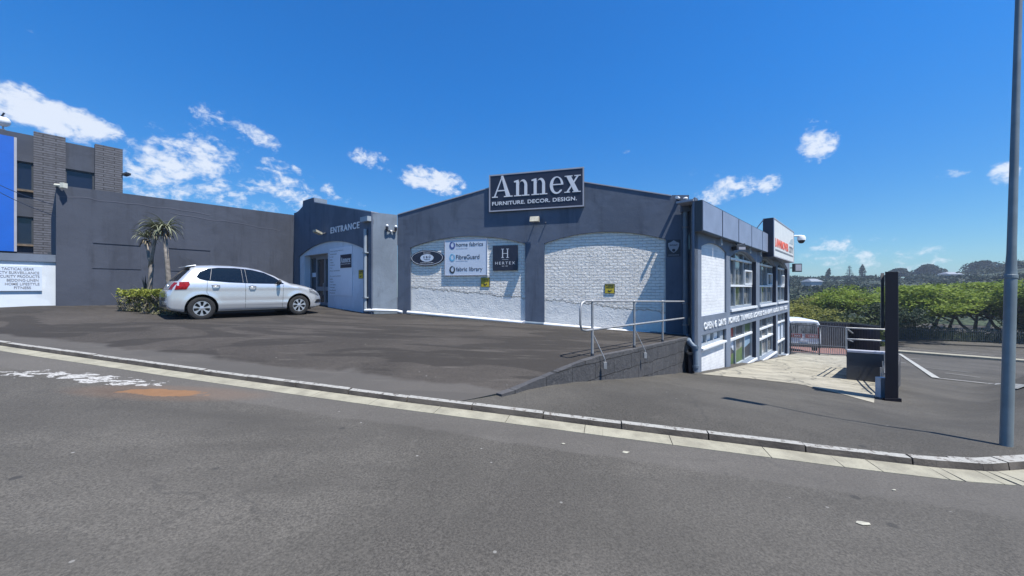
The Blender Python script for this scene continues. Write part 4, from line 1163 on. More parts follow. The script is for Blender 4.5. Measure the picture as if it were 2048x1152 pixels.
for k, (s_, rg, zc_, x1_) in enumerate((('home fabrics', 'ringa', .835, .905), ('FibreGuard', 'ringb', .50, .82), ('fabric library', 'ringc', .165, .89))):
    mb = MB(); cx, cz = a0 + .185 * W_, z0 + (zc_ + .0) * H_2
    o_ = []; i_ = []
    for j in range(33):
        a = math.radians(75 + 345 * j / 32); th = .030 + .035 * math.sin(j / 32 * PI)
        o_.append((cx + .115 * math.cos(a), cz + .14 * math.sin(a))); i_.append((cx + (.115 - th) * math.cos(a), cz + (.14 - th) * math.sin(a)))
    mb.prism(FM, o_ + i_[::-1], -.019, -.014); mb.build('ring_logo', rg, sg)
    text_mesh(s_, FM, a0 + .275 * W_, a0 + x1_ * W_, cz - (.05 if s_[0] != 'h' else .035) * H_2 - (.02 if 'y' in s_ else 0) * H_2, cz + .07 * H_2, -.019, 'lettering', 'ink', sg, .004)
    if k < 2: text_mesh('your first choice in fabrics', FM, a0 + .275 * W_, a0 + .55 * W_, cz - .105 * H_2, cz - .085 * H_2, -.019, 'small_print', 'ltgrey', sg, .003)

# black hertex sign
a0, a1, z0, z1 = rect_px(FM, 985.5, 1035, 491, 541, 490, 541, -.01)
sg = thing('hertex_sign', FM.p((a0 + a1) / 2, z0, -.04), 'square black sign with a large white H above the word HERTEX', 'sign')
MB().rect(FM, a0, a1, z0, z1, DR + .002, -.012).build('board', 'navy', sg)
W_, H_2 = a1 - a0, z1 - z0
mb = MB(); k = 0
for x0, x1, y0, y1 in ((.385, .42, .52, .84), (.585, .62, .52, .84), (.40, .60, .665, .685), (.35, .455, .50, .52), (.55, .655, .50, .52), (.35, .455, .84, .86), (.55, .655, .84, .86), (.38, .63, .425, .435)):
    mb.rect(FM, a0 + x0 * W_, a0 + x1 * W_, z0 + y0 * H_2, z0 + y1 * H_2, -.0115, -.008 + .0005 * k); k += 1
mb.build('emblem', 'lettering', sg)
text_mesh('HERTEX', FM, a0 + .10 * W_, a0 + .90 * W_, z0 + .24 * H_2, z0 + .35 * H_2, -.0115, 'lettering', 'lettering', sg, .004, spacing=1.4)
text_mesh('EST. 1987', FM, a0 + .38 * W_, a0 + .62 * W_, z0 + .155 * H_2, z0 + .19 * H_2, -.0115, 'small_print', 'lettering', sg, .004)
# oval sign
a0, a1, z0, z1 = rect_px(FM, 821.5, 887, 500, 531.5, 500, 531.5, -.01)
cx, cz = (a0 + a1) / 2, (FM.z(855, 500) + FM.z(855, 531.5)) / 2; rx, rz = (a1 - a0) / 2, (FM.z(855, 500) - FM.z(855, 531.5)) / 2
sg = thing('oval_sign', FM.p(cx, cz - rz, -.04), 'black oval sign with a white oval centre reading U and G', 'sign')
ell = lambda s1, n=40: [(cx + rx * s1[0] * math.cos(2 * PI * k / n), cz + rz * s1[1] * math.sin(2 * PI * k / n)) for k in range(n)]
MB().prism(FM, ell((1, 1)), DR + .002, -.012).build('board', 'navy', sg)
MB().prism(FM, ell((.955, .91)), -.0115, -.009, [ell((.93, .86))]).build('ring_line', 'lettering', sg)
MB().prism(FM, ell((.40, .48)), -.0115, -.008).build('centre_oval', 'signwhite', sg)
text_mesh('U & G', FM, cx - .22 * rx, cx + .22 * rx, cz - .02 * rz, cz + .28 * rz, -.0078, 'lettering', 'ink', sg, .003, bold=.02)
text_mesh('FABRICS', FM, cx - .18 * rx, cx + .18 * rx, cz - .26 * rz, cz - .14 * rz, -.0078, 'small_print', 'ink', sg, .003)
text_mesh('WE STOCK', FM, cx - .22 * rx, cx + .22 * rx, cz + .56 * rz, cz + .68 * rz, -.0115, 'small_print', 'lettering', sg, .003, bold=.02)
text_mesh('UPHOLSTERY & CURTAINS', FM, cx - .40 * rx, cx + .38 * rx, cz - .68 * rz, cz - .58 * rz, -.0115, 'small_print', 'lettering', sg, .003, bold=.02)


def yellow_sign(fr, x0, x1, y0, y1, d, label):
    a0, a1 = fr.a(x0, d), fr.a(x1, d); z1, z0 = fr.z((x0 + x1) / 2, y0, d), fr.z((x0 + x1) / 2, y1, d)
    g = thing('warning_sign', fr.p((a0 + a1) / 2, z0, d), label, 'sign', 'yellow warning signs on the walls')
    MB().rect(fr, a0, a1, z0, z1, d, d + .012).build('board', 'yellow', g)
    W_, H_2 = a1 - a0, z1 - z0; b_ = .012
    MB().prism(fr, [(a0 - .002, z0 - .002), (a1 + .002, z0 - .002), (a1 + .002, z1 + .002), (a0 - .002, z1 + .002)], d + .002, d + .016, [[(a0 + b_, z0 + b_), (a1 - b_, z0 + b_), (a1 - b_, z1 - b_), (a0 + b_, z1 - b_)]]).build('border', 'ringc', g)
    text_mesh('WARNING', fr, a0 + .1 * W_, a1 - .1 * W_, z1 - .24 * H_2, z1 - .10 * H_2, d + .013, 'lettering', 'ink', g, .003, bold=.03)
    text_mesh('24 HOUR CCTV', fr, a0 + .1 * W_, a1 - .1 * W_, z1 - .42 * H_2, z1 - .29 * H_2, d + .013, 'lettering', 'ink', g, .003, bold=.03)
    c = ((a0 + a1) / 2, z0 + .28 * H_2)
    MB().prism(fr, [(c[0] - .2 * W_, c[1] - .02 * H_2), (c[0] - .02 * W_, c[1] - .14 * H_2), (c[0] + .2 * W_, c[1] + .02 * H_2), (c[0] + .16 * W_, c[1] + .12 * H_2), (c[0] + .02 * W_, c[1] - .02 * H_2), (c[0] - .16 * W_, c[1] + .1 * H_2)], d + .013, d + .016).build('camera_symbol', 'ink', g)


yellow_sign(FM, 962, 979.5, 555, 574, -.068, 'yellow warning sign below the corner of the fabric brands sign')
yellow_sign(FM, 1209.5, 1229.5, 568, 587, -.068, 'yellow warning sign on the whitewashed brick behind the handrail')
yellow_sign(FE, 718, 726.5, 540, 557, -.056, 'yellow warning sign beside the downpipe at the entrance')
# shield sign
a0, a1 = FM.a(1334), FM.a(1360.5); z1, z0 = FM.z(1347, 479.5), FM.z(1347, 513)
sg = thing('armed_response_sign', FM.p((a0 + a1) / 2, z0, .01), 'dark sign with a pale shield reading SWAT near the corner downpipe', 'sign')
MB().rect(FM, a0, a1, z0, z1, .003, .015).build('board', 'navy', sg)
cx = (a0 + a1) / 2; W_ = a1 - a0; H_2 = z1 - z0
sh = [(-.42, .80), (-.2, .86), (0, .97), (.2, .86), (.42, .80), (.40, .60), (.30, .42), (.15, .29), (0, .22), (-.15, .29), (-.30, .42), (-.40, .60)]
MB().prism(FM, [(cx + x * W_, z0 + y * H_2) for x, y in sh], .0155, .019).build('shield', 'ltgrey', sg)
text_mesh('SWAT', FM, cx - .31 * W_, cx + .31 * W_, z0 + .62 * H_2, z0 + .72 * H_2, .0195, 'lettering', 'ink', sg, .003, bold=.03)
MB().prism(FM, [(cx + .13 * W_ * math.cos(k * PI / 8), z0 + (.37 + .09 * math.sin(k * PI / 8)) * H_2) for k in range(16)], .0195, .022).build('round_mark', 'ink', sg)
text_mesh('ARMED RESPONSE', FM, cx - .42 * W_, cx + .42 * W_, z0 + .05 * H_2, z0 + .12 * H_2, .0155, 'small_print', 'ltgrey', sg, .003)
# entrance board
dE = -.056
a0, a1 = FE.a(660, dE), FE.a(705, dE); z1, z0 = FE.z(705, 491.5, dE), FE.z(705, 591.5, dE)
sg = thing('price_list_board', FE.p((a0 + a1) / 2, z0, dE), 'pale board of product names beside the entrance door', 'sign')
MB().rect(FE, a0, a1, z0, z1, dE, dE + .02).build('board', 'signwhite', sg)
H_2 = z1 - z0; W_ = a1 - a0
ls = ['Trend setting interiors', 'Scandinavian', 'Lounge', 'Beds', 'Tables', 'Wallpaper', 'Rugs', 'Decor accessories', '', 'We custom upholster', 'Sofas', 'Chairs', 'Love seats', 'Ottomans', 'Headboards', 'Pedestals']
for k, s_ in enumerate(ls):
    if s_:
        zt_ = z1 - H_2 * (.05 + k * .059); text_mesh(s_, FE, a0 + .02 * W_, a0 + W_ * (.03 + .026 * len(s_)), zt_ - .028 * H_2, zt_, dE + .0205, 'lettering', 'galvdull', sg, .003)
a0, a1 = FE.a(682.5, dE), FE.a(704, dE); z1, z0 = FE.z(693, 509, dE), FE.z(693, 535.5, dE)
sg = thing('small_annex_sign', FE.p((a0 + a1) / 2, z0, dE + .02), 'small black Annex sign mounted on the entrance price board', 'sign')
MB().rect(FE, a0, a1, z0, z1, dE + .021, dE + .04).build('board', 'navy', sg)
serif_word(FE, a0 + .06 * (a1 - a0), z0 + .40 * (z1 - z0), .9 * (a1 - a0), .38 * (z1 - z0), dE + .0405, 'lettering', sg)
text_mesh('FURNITURE. DECOR. DESIGN.', FE, a0 + .05 * (a1 - a0), a1 - .05 * (a1 - a0), z0 + .26 * (z1 - z0), z0 + .31 * (z1 - z0), dE + .0405, 'tagline', 'lettering', sg, .003, bold=.02)

# ------------------------------------------------------------------ mower shop sign on the side
FW = FS.at_off(.45)
a0, a1 = FW.a(1548), FW.a(1588); z0 = FW.z(1548, 512.7); z1 = FW.z(1548, 435)
sg = thing('mower_shop_sign', FS.p((FW.a(1548) + FW.a(1588)) / 2, z0, .3), 'large white box sign reading LAWNMOWER CITY in orange and green above the side wall', 'sign')
MB().rect(FS, a0, a1, z0, z1, .02, .42).build('case', 'navy', sg)
MB().rect(FS, a0 + .05, a1 - .05, z0 + .05, z1 - .05, .42, .44).build('face_panel', M('sign_face_cream', (.66, .66, .63), .5, 0, .05), sg)
MB().prism(FS, [(a0, z0), (a1, z0), (a1, z1), (a0, z1)], .42, .455, [[(a0 + .05, z0 + .05), (a1 - .05, z0 + .05), (a1 - .05, z1 - .05), (a0 + .05, z1 - .05)]]).build('frame', 'ltgrey', sg)
MAT['orangel'] = M('letter_orange', (.80, .12, .06), .5, 0, .05); W_, H_2 = a1 - a0, z1 - z0
text_mesh('LAWNMOWER', FS, a0 + .06 * W_, a0 + .67 * W_, z0 + .27 * H_2, z0 + .50 * H_2, .441, 'lettering', 'orangel', sg, .01, bold=.03)
text_mesh('CITY', FS, a0 + .71 * W_, a0 + .95 * W_, z0 + .27 * H_2, z0 + .47 * H_2, .441, 'green_lettering', 'galvdull', sg, .01, bold=.03)
MB().rect(FS, a0 + .06 * W_, a0 + .95 * W_, z0 + .17 * H_2, z0 + .215 * H_2, .441, .448).build('underline', 'galvdull', sg)
MB().prism(FS, [(a0 + .72 * W_, z0 + .55 * H_2), (a0 + .94 * W_, z0 + .55 * H_2), (a0 + .94 * W_, z0 + .75 * H_2), (a0 + .80 * W_, z0 + .68 * H_2)], .441, .447).build('skyline_logo', M('logo_grey', (.36, .42, .44), .6, 0, .1), sg)
q = FS.p(a0 - .1, z1 - .02, .1); MB().tube([q, FS.p(a0 - .8, zt_f, -.2)], .02).build('stay', 'navy', sg)
# dome camera on that sign's far end
q = FS.p(a1 + .02, FW.z(1590, 473), .42)
cm = thing('dome_camera', q, 'white dome camera on a bracket at the far end of the mower shop sign', 'camera')
e_ = q + Vector((.42, -.05, 0)); MB().tube([q, e_], .05).build('bracket', 'white', cm)
MB().lathe(e_ + Vector((0, 0, .04)), (0, 0, -1), [(0, 0), (.14, .03), (.2, .14), (.2, .3), (0, .3)], 16).build('housing', 'white', cm, smooth=40)
MB().lathe(e_ + Vector((0, 0, -.26)), (0, 0, -1), [(.17, 0), (.15, .09), (.09, .16), (0, .18)], 16).build('lens_dome', 'black', cm, smooth=40)
# lamps / boxes on the side wall
q = FS.p(FS.a(1578), FS.z(1578, 536), .05)
g = thing('corner_flood_lamp', q, 'small black floodlight at the far corner beneath the mower shop sign', 'lamp')
MB().box(q.x + .05, q.x + .5, q.y - .3, q.y - .1, q.z - .25, q.z + .25).build('lamp_head', 'darkgrey', g); MB().box(q.x + .1, q.x + .45, q.y - .32, q.y - .301, q.z - .19, q.z + .19).build('lamp_glass', 'ltgrey', g)
MB().tube([q, q + Vector((.1, -.15, 0))], .03).build('bracket', 'darkgrey', g)
q = FS.p(FS.a(1463), FS.z(1463, 497), .05)
g = thing('side_flood_lamp', q, 'tilted dark floodlight with pale rim above the first tall side window', 'lamp')
MB().hexa([q + Vector(v) for v in ((0, -.25, -.08), (.30, -.25, .02), (.30, .05, .02), (0, .05, -.08), (-.03, -.25, .06), (.28, -.25, .16), (.28, .05, .16), (-.03, .05, .06))]).build('lamp_head', 'darkgrey', g)
MB().tube([q + Vector((0, 0, .35)), q + Vector((.1, -.1, .1))], .025).build('arm', 'darkgrey', g)
MB().box(q.x + .04, q.x + .28, q.y - .275, q.y - .255, q.z - .07, q.z + .02).build('lamp_rim', 'ltgrey', g)

# ------------------------------------------------------------------ lamps and cameras on the gable wall
q = FM.p(FM.a(1072), FM.z(1072, 440), .03)
g = thing('spot_lamp', q, 'old beige floodlight on the wall right under the big roof sign', 'lamp')
fw = Vector((FM.n.x, FM.n.y, 0)); sw = Vector((FM.w.x, FM.w.y, 0))
c = q + fw * .20
MB().hexa([c + sw * sx + fw * fy + Vector((0, 0, z_)) for z_, k_ in ((-.10, 1), (.08, 1)) for sx, fy in ((-.15, .06 - z_ * .5), (.15, .06 - z_ * .5), (.15, -.10), (-.15, -.10))]).build('lamp_head', 'beige', g)
MB().tube([q - fw * .03, q + fw * .1 - Vector((0, 0, .03)), c - fw * .06 - Vector((0, 0, .08))], .018).build('arm', 'galvdull', g)
q2 = FM.p(FM.a(1092), FM.z(1092, 446), 0); MB().tube([q2, q2 + fw * .1 + Vector((0, 0, .01))], .015, 6).build('wall_stud', 'galvdull', label='short metal stud poking out of the wall beside the beige floodlight', category='stud')
q = FM.p(FM.a(1357), FM.z(1357, 397), 0)
g = thing('bullet_camera', q, 'white bullet camera at the top right corner of the gable wall', 'camera')
MB().tube([q + fw * .04, q + fw * .32 - sw * .10 - Vector((0, 0, .03))], .045, 12).build('camera_body', 'white', g, smooth=40); MB().tube([q + Vector((0, 0, -.0)), q + fw * .06], .055, 12).build('mount', 'darkgrey', g)
q = FC.p(FC.a(781), FC.z(781, 463), 0); cn = Vector((FC.n.x, FC.n.y, 0)); cw = Vector((FC.w.x, FC.w.y, 0))
g = thing('twin_spot_lamp', q, 'black twin headed spotlight on the pale wall between entrance and gable', 'lamp')
MB().ball(q + cn * .06, .05).build('base', 'white', g, smooth=True)
for s_ in (-1, 1):
    h0 = q + cn * .10 + cw * .17 * s_; MB().tube([q + cn * .06, h0 + Vector((0, 0, .0)), h0 + Vector((0, 0, .08))], .03).build('arm', 'black', g)
    MB().tube([h0 + Vector((0, 0, .05)), h0 + Vector((0, 0, .17)) - cn * .02], .05, 10).build('lamp_head', 'black', g); MB().ball(h0 + Vector((0, 0, .19)), .055).build('bulb', 'white', g, smooth=True)
q = FE.p(FE.a(652), FE.z(652, 466), 0); en = Vector((FE.n.x, FE.n.y, 0)); ew = Vector((FE.w.x, FE.w.y, 0))
g = thing('entrance_flood_lamp', q, 'beige floodlight tilted up beside the ENTRANCE letters', 'lamp')
c = q + en * .28 - ew * .12
MB().hexa([c + ew * sx + en * fy + Vector((0, 0, z_ + fy * .4)) for z_ in (-.04, .05) for sx, fy in ((-.18, .14), (.14, .14), (.14, -.12), (-.18, -.12))]).build('lamp_head', 'beige', g)
MB().tube([q, q + en * .15 - ew * .05 - Vector((0, 0, .05)), c - Vector((0, 0, .03))], .025).build('arm', 'darkgrey', g)

# ------------------------------------------------------------------ pipes
# entrance downpipe with hopper
aP = FE.a(731.5, .06); r_ = .055
g = thing('entrance_downpipe', FE.p(aP, -.9, .08), 'pale grey downpipe with a box hopper at the right side of the entrance', 'downpipe')
MB().tube([FE.p(aP, FE.z(731, 458, .08), .08), FE.p(aP, -.80, .08)], .058, 12).build('pipe', 'frame', g, smooth=40)
MB().rect(FE, FE.a(728), FE.a(742.5), FE.z(735, 444), FE.z(735, 434.5), .003, .16).build('hopper', 'frame', g)
for py in (506, 595): MB().rect(FE, aP - .10, aP + .10, FE.z(731, py) - .02, FE.z(731, py) + .02, .003, .15).build('pipe_clip', 'frame', g)
# ground pipe along the wall
g = thing('ground_drain_pipe', FM.p(3, -1.2, .1), 'long white drain pipe lying along the foot of the gable wall', 'pipe')
pts = [FE.p(aP, -.83, .10), FC.p(.12, FC.z(745, 620) - .0, .12), FC.p(aC - .12, FC.z(790, 621), .14), FM.p(.3, FM.z(815, 624), .14)]
MB().tube(pts, .052, 12).build('first_length', 'white', g, smooth=40)
segs = [(815, 624.5, 1047, 645.5, 'whitepipe'), (1047, 645.5, 1088, 648.5, 'bluepipe'), (1088, 648.5, 1300, 667, 'whitepipe'), (1300, 667, 1366, 672, 'bluepipe')]
for x0, y0, x1, y1, mt in segs:
    P = FM.p(FM.a(x0, .14), FM.z(x0, y0, .14) - .0, .14); Q = FM.p(FM.a(x1, .14), FM.z(x1, y1, .14), .14)
    MB().tube([P, Q], .062, 12).build('pipe_length', mt, g, smooth=40)
P = FM.p(FM.a(1048, .14), FM.z(1048, 645.5, .14), .14); d_ = sw * .03
MB().tube([P - d_, P + d_], .085, 12).build('collar', 'ltgrey', g)
# corner downpipe
FP = .16
ax_ = FM.a(1371, FP)
g = thing('corner_downpipe', FM.p(ax_, -1.4, FP), 'slate grey downpipe with elbow at the corner beside the handrail', 'downpipe')
zt_ = FM.z(1371, 398, FP); zb_ = FM.z(1371, 674, FP)
mb = MB(); p0 = FM.p(ax_, zt_, FP); p1 = FM.p(ax_, zb_ + .12, FP)
ce = CN + Vector((-.20, -.22, 0)); el_ = Vector((5.18, 10.52, zb_ - .1))
u_ = (1391 - 1024) / F; ey = 10.30; eX = u_ * ey
mb.tube([p0, p1, FM.p(ax_ + .05, zb_ + .02, FP + .05), Vector((eX - .12, ey + .10, -112 / F * ey + .02)), Vector((eX - .02, ey + .02, -118 / F * ey)), Vector((eX, ey, -126 / F * ey)), Vector((eX, ey, -166 / F * ey))], .075, 14)
mb.build('pipe', 'bluepipe', g, smooth=40)
MB().lathe(p0 + Vector((0, 0, .03)), (0, 0, -1), [(0, -.02), (.05, -.02), (.07, .02), (0, .03)], 10).build('vent_cap', 'white', g)
MB().rect(FM, ax_ - .13, ax_ + .10, zt_ - .40, zt_ - .05, FP - .10, FP + .1).build('hopper', 'blue', g)
for py in (607, 650, 455): zz = FM.z(1371, py, FP); MB().lathe(FM.p(ax_, zz - .02, FP), (0, 0, 1), [(.075, 0), (.095, 0), (.095, .05), (.075, .05)], 14).build('clip', 'galvdull', g)
for zz in (-.163, -.215): MB().lathe((eX, ey, zz * ey), (0, 0, 1), [(.076, 0), (.092, 0), (.092, .07), (.076, .07)], 14).build('clip', 'bluepipe', g)
g = thing('cable_conduit', FF.p(.5, -1.4, 0), 'two thin dark conduits running down the corner fin', 'conduit')
fn_ = Vector((-FM.w.x, -FM.w.y, 0))
for dd_, nm in ((.45, 0), (.62, 1)):
    P = PM + fw * dd_ + fn_ * .03; MB().tube([(P.x, P.y, 2.4), (P.x, P.y, -2.0)], .018, 6).build('conduit', 'galvdull' if nm else 'darkgrey', g)
g = thing('kiosk_box', (5.0, 10.55, -2.5), 'narrow black meter box standing against the retaining wall by the elbow pipe', 'box')
bx_ = (1379 - 1024) / F * 10.4; zk0 = -169 / F * 10.4; zk1 = -132 / F * 10.4
MB().box(bx_ - .07, bx_ + .09, 10.30, 10.5, zk0, zk1).build('cabinet', 'pylonblack', g); MB().box(bx_ - .09, bx_ + .11, 10.28, 10.52, zk1 + .002, zk1 + .03).build('lid', 'blackpl', g)

# ------------------------------------------------------------------ retaining wall and handrail
mb = MB(); N_ = 60; T_ = 8.0; en_ = Vector((EDIR.y, -EDIR.x))
for k in range(N_):
    r = []
    for kk in (k, k + 1):
        t_ = -.05 + (T_ + .05) * kk / N_; P = edge(t_); ztop = z_lot(P.x, P.y) + .008; nz_ = .05 * noise.noise(Vector((t_ * 2.5, 0, 3)))
        O2 = P + en_ * (.09 + nz_); I2 = P - en_ * .02
        zt_ = ztop + .01 * noise.noise(Vector((t_ * 6, 3, 0)))
        r.append(((O2.x, O2.y), (I2.x, I2.y), min(z_low(O2.x, O2.y), zt_) - .12, zt_))
    (o0, i0, b0, t0), (o1, i1, b1, t1) = r
    mb.hexa([(*o0, b0), (*o1, b1), (*i1, b1), (*i0, b0), (*o0, t0), (*o1, t1), (*i1, t1), (*i0, t0)])
mb.build('retaining_wall', 'blockwork', label='rough dark block retaining wall tapering down to the pavement under the handrail', category='wall')
rl = thing('handrail', (edge(4).x, edge(4).y, -1.4), 'galvanised two rail handrail with rounded end on the forecourt edge', 'handrail')
tp = [2.52, 4.34, 6.02]
posts = []
for t_ in tp:
    P = edge(t_) + en_ * -.02; zg = z_lot(P.x, P.y); posts.append((P, zg))
    MB().tube([(P.x, P.y, zg - .02), (P.x, P.y, zg + 1.06)], .025, 10).build('post', 'galv', rl, smooth=40)
    MB().ball((P.x, P.y, zg + 1.05), .034).build('ball_joint', 'galv', rl, smooth=True)
    MB().tube([(P.x, P.y, zg), (P.x, P.y, zg + .06)], .034, 10).build('foot', 'darkgrey', rl)
    if t_ < 6:
        Q = P + en_ * .20 + EDIR * .12
        MB().tube([(P.x, P.y, zg + .45), (Q.x, Q.y, zg - .05), (Q.x, Q.y, zg - .16)], .010, 6).build('brace', 'galv', rl)
        MB().box(Q.x - .03, Q.x + .03, Q.y - .03, Q.y + .03, zg - .22, zg - .10).build('brace_plate', 'galv', rl)
P1, zg1 = posts[0]; P3, zg3 = posts[2]
st_ = edge(tp[0] - .40); en2 = edge(7.62); zt0 = zg1 + 1.05; slope = ((zg3 + 1.05) - zt0) / (tp[2] - tp[0]); zb0 = zg1 + .52
zl_ = lambda t_, z0_, s_: z0_ + (t_ - tp[0]) * s_
ptsr = []
lowstart = z_lot(st_.x, st_.y) + .47
def rp_(t_, z_): P = edge(t_) - en_ * .02; return Vector((P.x, P.y, z_))
s2 = ((zg3 + .55) - zb0) / (tp[2] - tp[0])
ptsr += [rp_(7.65, zl_(7.65, zt0, slope)), rp_(tp[0] - .25, zl_(tp[0] - .25, zt0, slope)), rp_(tp[0] - .37, zt0 - .03), rp_(tp[0] - .42, zt0 - .13),
         rp_(tp[0] - .42, zb0 + .11), rp_(tp[0] - .37, zb0 + .02), rp_(tp[0] - .25, zb0 - .01), rp_(7.65, zl_(7.65, zb0, s2))]
MB().tube(ptsr, .022, 10).build('rails', 'galv', rl, smooth=40)

# ------------------------------------------------------------------ lamp post
LB = gp(2012, 891)
lp_ = thing('street_lamp', LB, 'tall blue grey steel lamp post leaning beside the kerb at the right', 'street lamp')
lean = Vector((.70, .40, 5.6)); L0 = Vector(LB)
fpt = lambda s_: L0 + lean * s_
MB().tube([L0 - Vector((0, 0, .1)), fpt(.30), fpt(.335), fpt(.345)], [.049, .047, .047, .040], 20).build('lower_pole', 'lamppost', lp_, smooth=40)
MB().tube([fpt(.34), fpt(.36), fpt(.375), fpt(1.0)], [.044, .041, .037, .027], 20).build('upper_pole', 'lamppost', lp_, smooth=40)
MB().lathe(fpt(.325), lean, [(.048, 0), (.052, .01), (.052, .04), (.048, .05)], 20).build('collar', 'lamppost', lp_)
tp_ = fpt(1.0)
MB().tube([tp_, tp_ + Vector((.0, .02, .05)), tp_ + Vector((-.05, .08, .10))], .04, 10).build('arm', 'lamppost', lp_)
hd = tp_ + Vector((-.05, .05, .10))
MB().hexa([hd + Vector(v) for v in ((-.55, .14, -.05), (-.12, -.2, -.05), (.12, -.02, -.05), (-.28, .40, -.05), (-.53, .14, .05), (-.12, -.18, .07), (.10, 0, .07), (-.28, .38, .05))]).build('lamp_head', 'lamppost', lp_)

# ------------------------------------------------------------------ pylon, landing wall, gate, fence
PB = gp(1783.5, 802)
Yp = PB.y; xl_, xr_ = (1770 - 1024) / F * Yp, (1796 - 1024) / F * Yp; ztp = (576 - 543.5) / F * Yp
py_ = thing('pylon_sign', PB, 'tall narrow black pylon sign seen edge on with a silver rim', 'sign')
MB().hexa([(xl_, Yp, PB.z - .25), (xr_, Yp, PB.z - .25), (xr_ + .45, Yp + .42, PB.z - .25), (xl_ + .45, Yp + .42, PB.z - .25), (xl_, Yp, ztp), (xr_, Yp, ztp), (xr_ + .45, Yp + .42, ztp), (xl_ + .45, Yp + .42, ztp)]).build('panel', 'pylonblack', py_)
ys_ = Yp + .25; x0_, x1_ = (1762 - 1024) / F * ys_, (1768.5 - 1024) / F * ys_
MB().hexa([(x0_, ys_, (576 - 657) / F * ys_), (x1_, ys_, (576 - 657) / F * ys_), (x1_ + .35, ys_ + .36, (576 - 657) / F * ys_), (x0_ + .35, ys_ + .36, (576 - 657) / F * ys_),
           (x0_, ys_, (576 - 546) / F * ys_), (x1_, ys_, (576 - 546) / F * ys_), (x1_ + .35, ys_ + .36, (576 - 546) / F * ys_), (x0_ + .35, ys_ + .36, (576 - 546) / F * ys_)]).build('side_rim', 'galvdull', py_)
MB().box(xl_ - .02, xr_ + .05, Yp - .03, Yp + .05, PB.z - .25, PB.z + .06).build('base_plate', 'pylonblack', py_)
# landing block with railing
A = gp(1693, 759); wv_ = Vector((1, .12, 0)).normalized(); Lw = (1752 - 1693) / F * A.y; hb = (759 - 704) / F * A.y
dv = Vector((.70, .714, 0))
lw = thing('landing_wall', A, 'dark low block wall with white capping below the galvanised railing', 'wall')
B2 = A + Vector((Lw, -.5, 0))
C3 = B2 + dv * 6; D3 = A + dv * 6
dn_ = Vector((0, 0, 1.5)); up = Vector((0, 0, hb))
MB().hexa([A - dn_, B2 - dn_, C3 - dn_ - Vector((0, 0, .8)), D3 - dn_ - Vector((0, 0, .8)), A + up, B2 + up, C3 + up - Vector((0, 0, .7)), D3 + up - Vector((0, 0, .7))]).build('wall_block', 'darkgrey', lw)
cz_ = Vector((0, 0, .06)); ov = Vector((0, -.03, .003))
MB().hexa([A + up + ov, B2 + up + ov, B2 + up + dv * .3, A + up + dv * .3, A + up + ov + cz_, B2 + up + ov + cz_, B2 + up + dv * .3 + cz_, A + up + dv * .3 + cz_]).build('capping', 'ltgrey', lw)
rr = thing('landing_railing', A + up, 'galvanised railing round the landing behind the black pylon', 'railing')
z2 = Vector((0, 0, (704 - 660) / F * A.y)); zc = up + cz_
E3 = gp(1764, 795)
for P in (A + Vector((.03, .05, 0)), B2 + Vector((-.05, .05, 0))):
    MB().tube([P + zc, P + zc + z2], .028, 8).build('post', 'galv', rr, smooth=40)
for f_ in (1.0, .5):
    mb = MB(); P = A + Vector((.03, .05, 0)) + zc + z2 * f_; Q = B2 + Vector((-.05, .05, 0)) + zc + z2 * f_
    R_ = E3 + Vector((.30, .22, .05 + .45 * f_))
    mb.tube([P, Q, Q.lerp(R_, .5) + Vector((0, 0, .03)), R_], .024, 8)
    mb.tube([P, P + dv * 5 - Vector((0, 0, .6))], .022, 8); mb.build('rail', 'galv', rr, smooth=40)
for k in range(1, 6):
    Q = B2.lerp(E3, k / 6) + Vector((0.02, .1, 0)); zg = z_low(Q.x, Q.y); MB().tube([Q, (Q.x, Q.y, zg + .55 + 1.0 * (1 - k / 6) ** 1.2 * .9)], .018, 6).build('baluster', 'galv', rr)
P = E3; MB().box(P.x - .06, P.x + .10, P.y - .03, P.y + .1, P.z - .1, P.z + .46).build('end_block', M('pale_post', (.5, .55, .6), .6, 0, .1), rr)
# low retaining kerb wall between block and pylon
mb = MB(); Q = E3 + Vector((.1, .1, 0))
mb.hexa([B2 - dn_, Q - Vector((0, 0, .4)), Q + Vector((.25, 0, -.4)), B2 + Vector((.25, 0, -1.5)), B2 + up * .95, Q + Vector((0, 0, .08)), Q + Vector((.25, 0, .08)), B2 + up * .95 + Vector((.25, 0, 0))])
mb.build('ramp_side_wall', 'blockwork', label='dark wedge shaped wall dropping from the landing to the black pylon', category='wall')

# gate
GA = gp(1581, 708); GB = gp(1694, 713.5)
GA = Vector((GA.x, GA.y, z_low(GA.x, GA.y)))
gt = thing('steel_gate', (GA + GB) / 2, 'black steel bar gate closing the yard beside the building', 'gate')
gh = (708 - 646) / F * GA.y; N_ = 30
fr = MB()
for zz in (.12, gh * .32, gh - .05): fr.tube([GA + Vector((0, 0, zz)), GB + Vector((0, 0, zz))], .035, 6)
for s_ in (0, .5, 1): P = GA.lerp(GB, s_); fr.tube([P, P + Vector((0, 0, gh))], .045, 6)
fr.build('frame', 'darkgrey', gt)
br_ = MB()
for k in range(1, N_):
    P = GA.lerp(GB, k / N_); br_.tube([P + Vector((0, 0, .12)), P + Vector((0, 0, gh - .05))], .017, 4)
br_.build('bars', 'galvdull', gt)
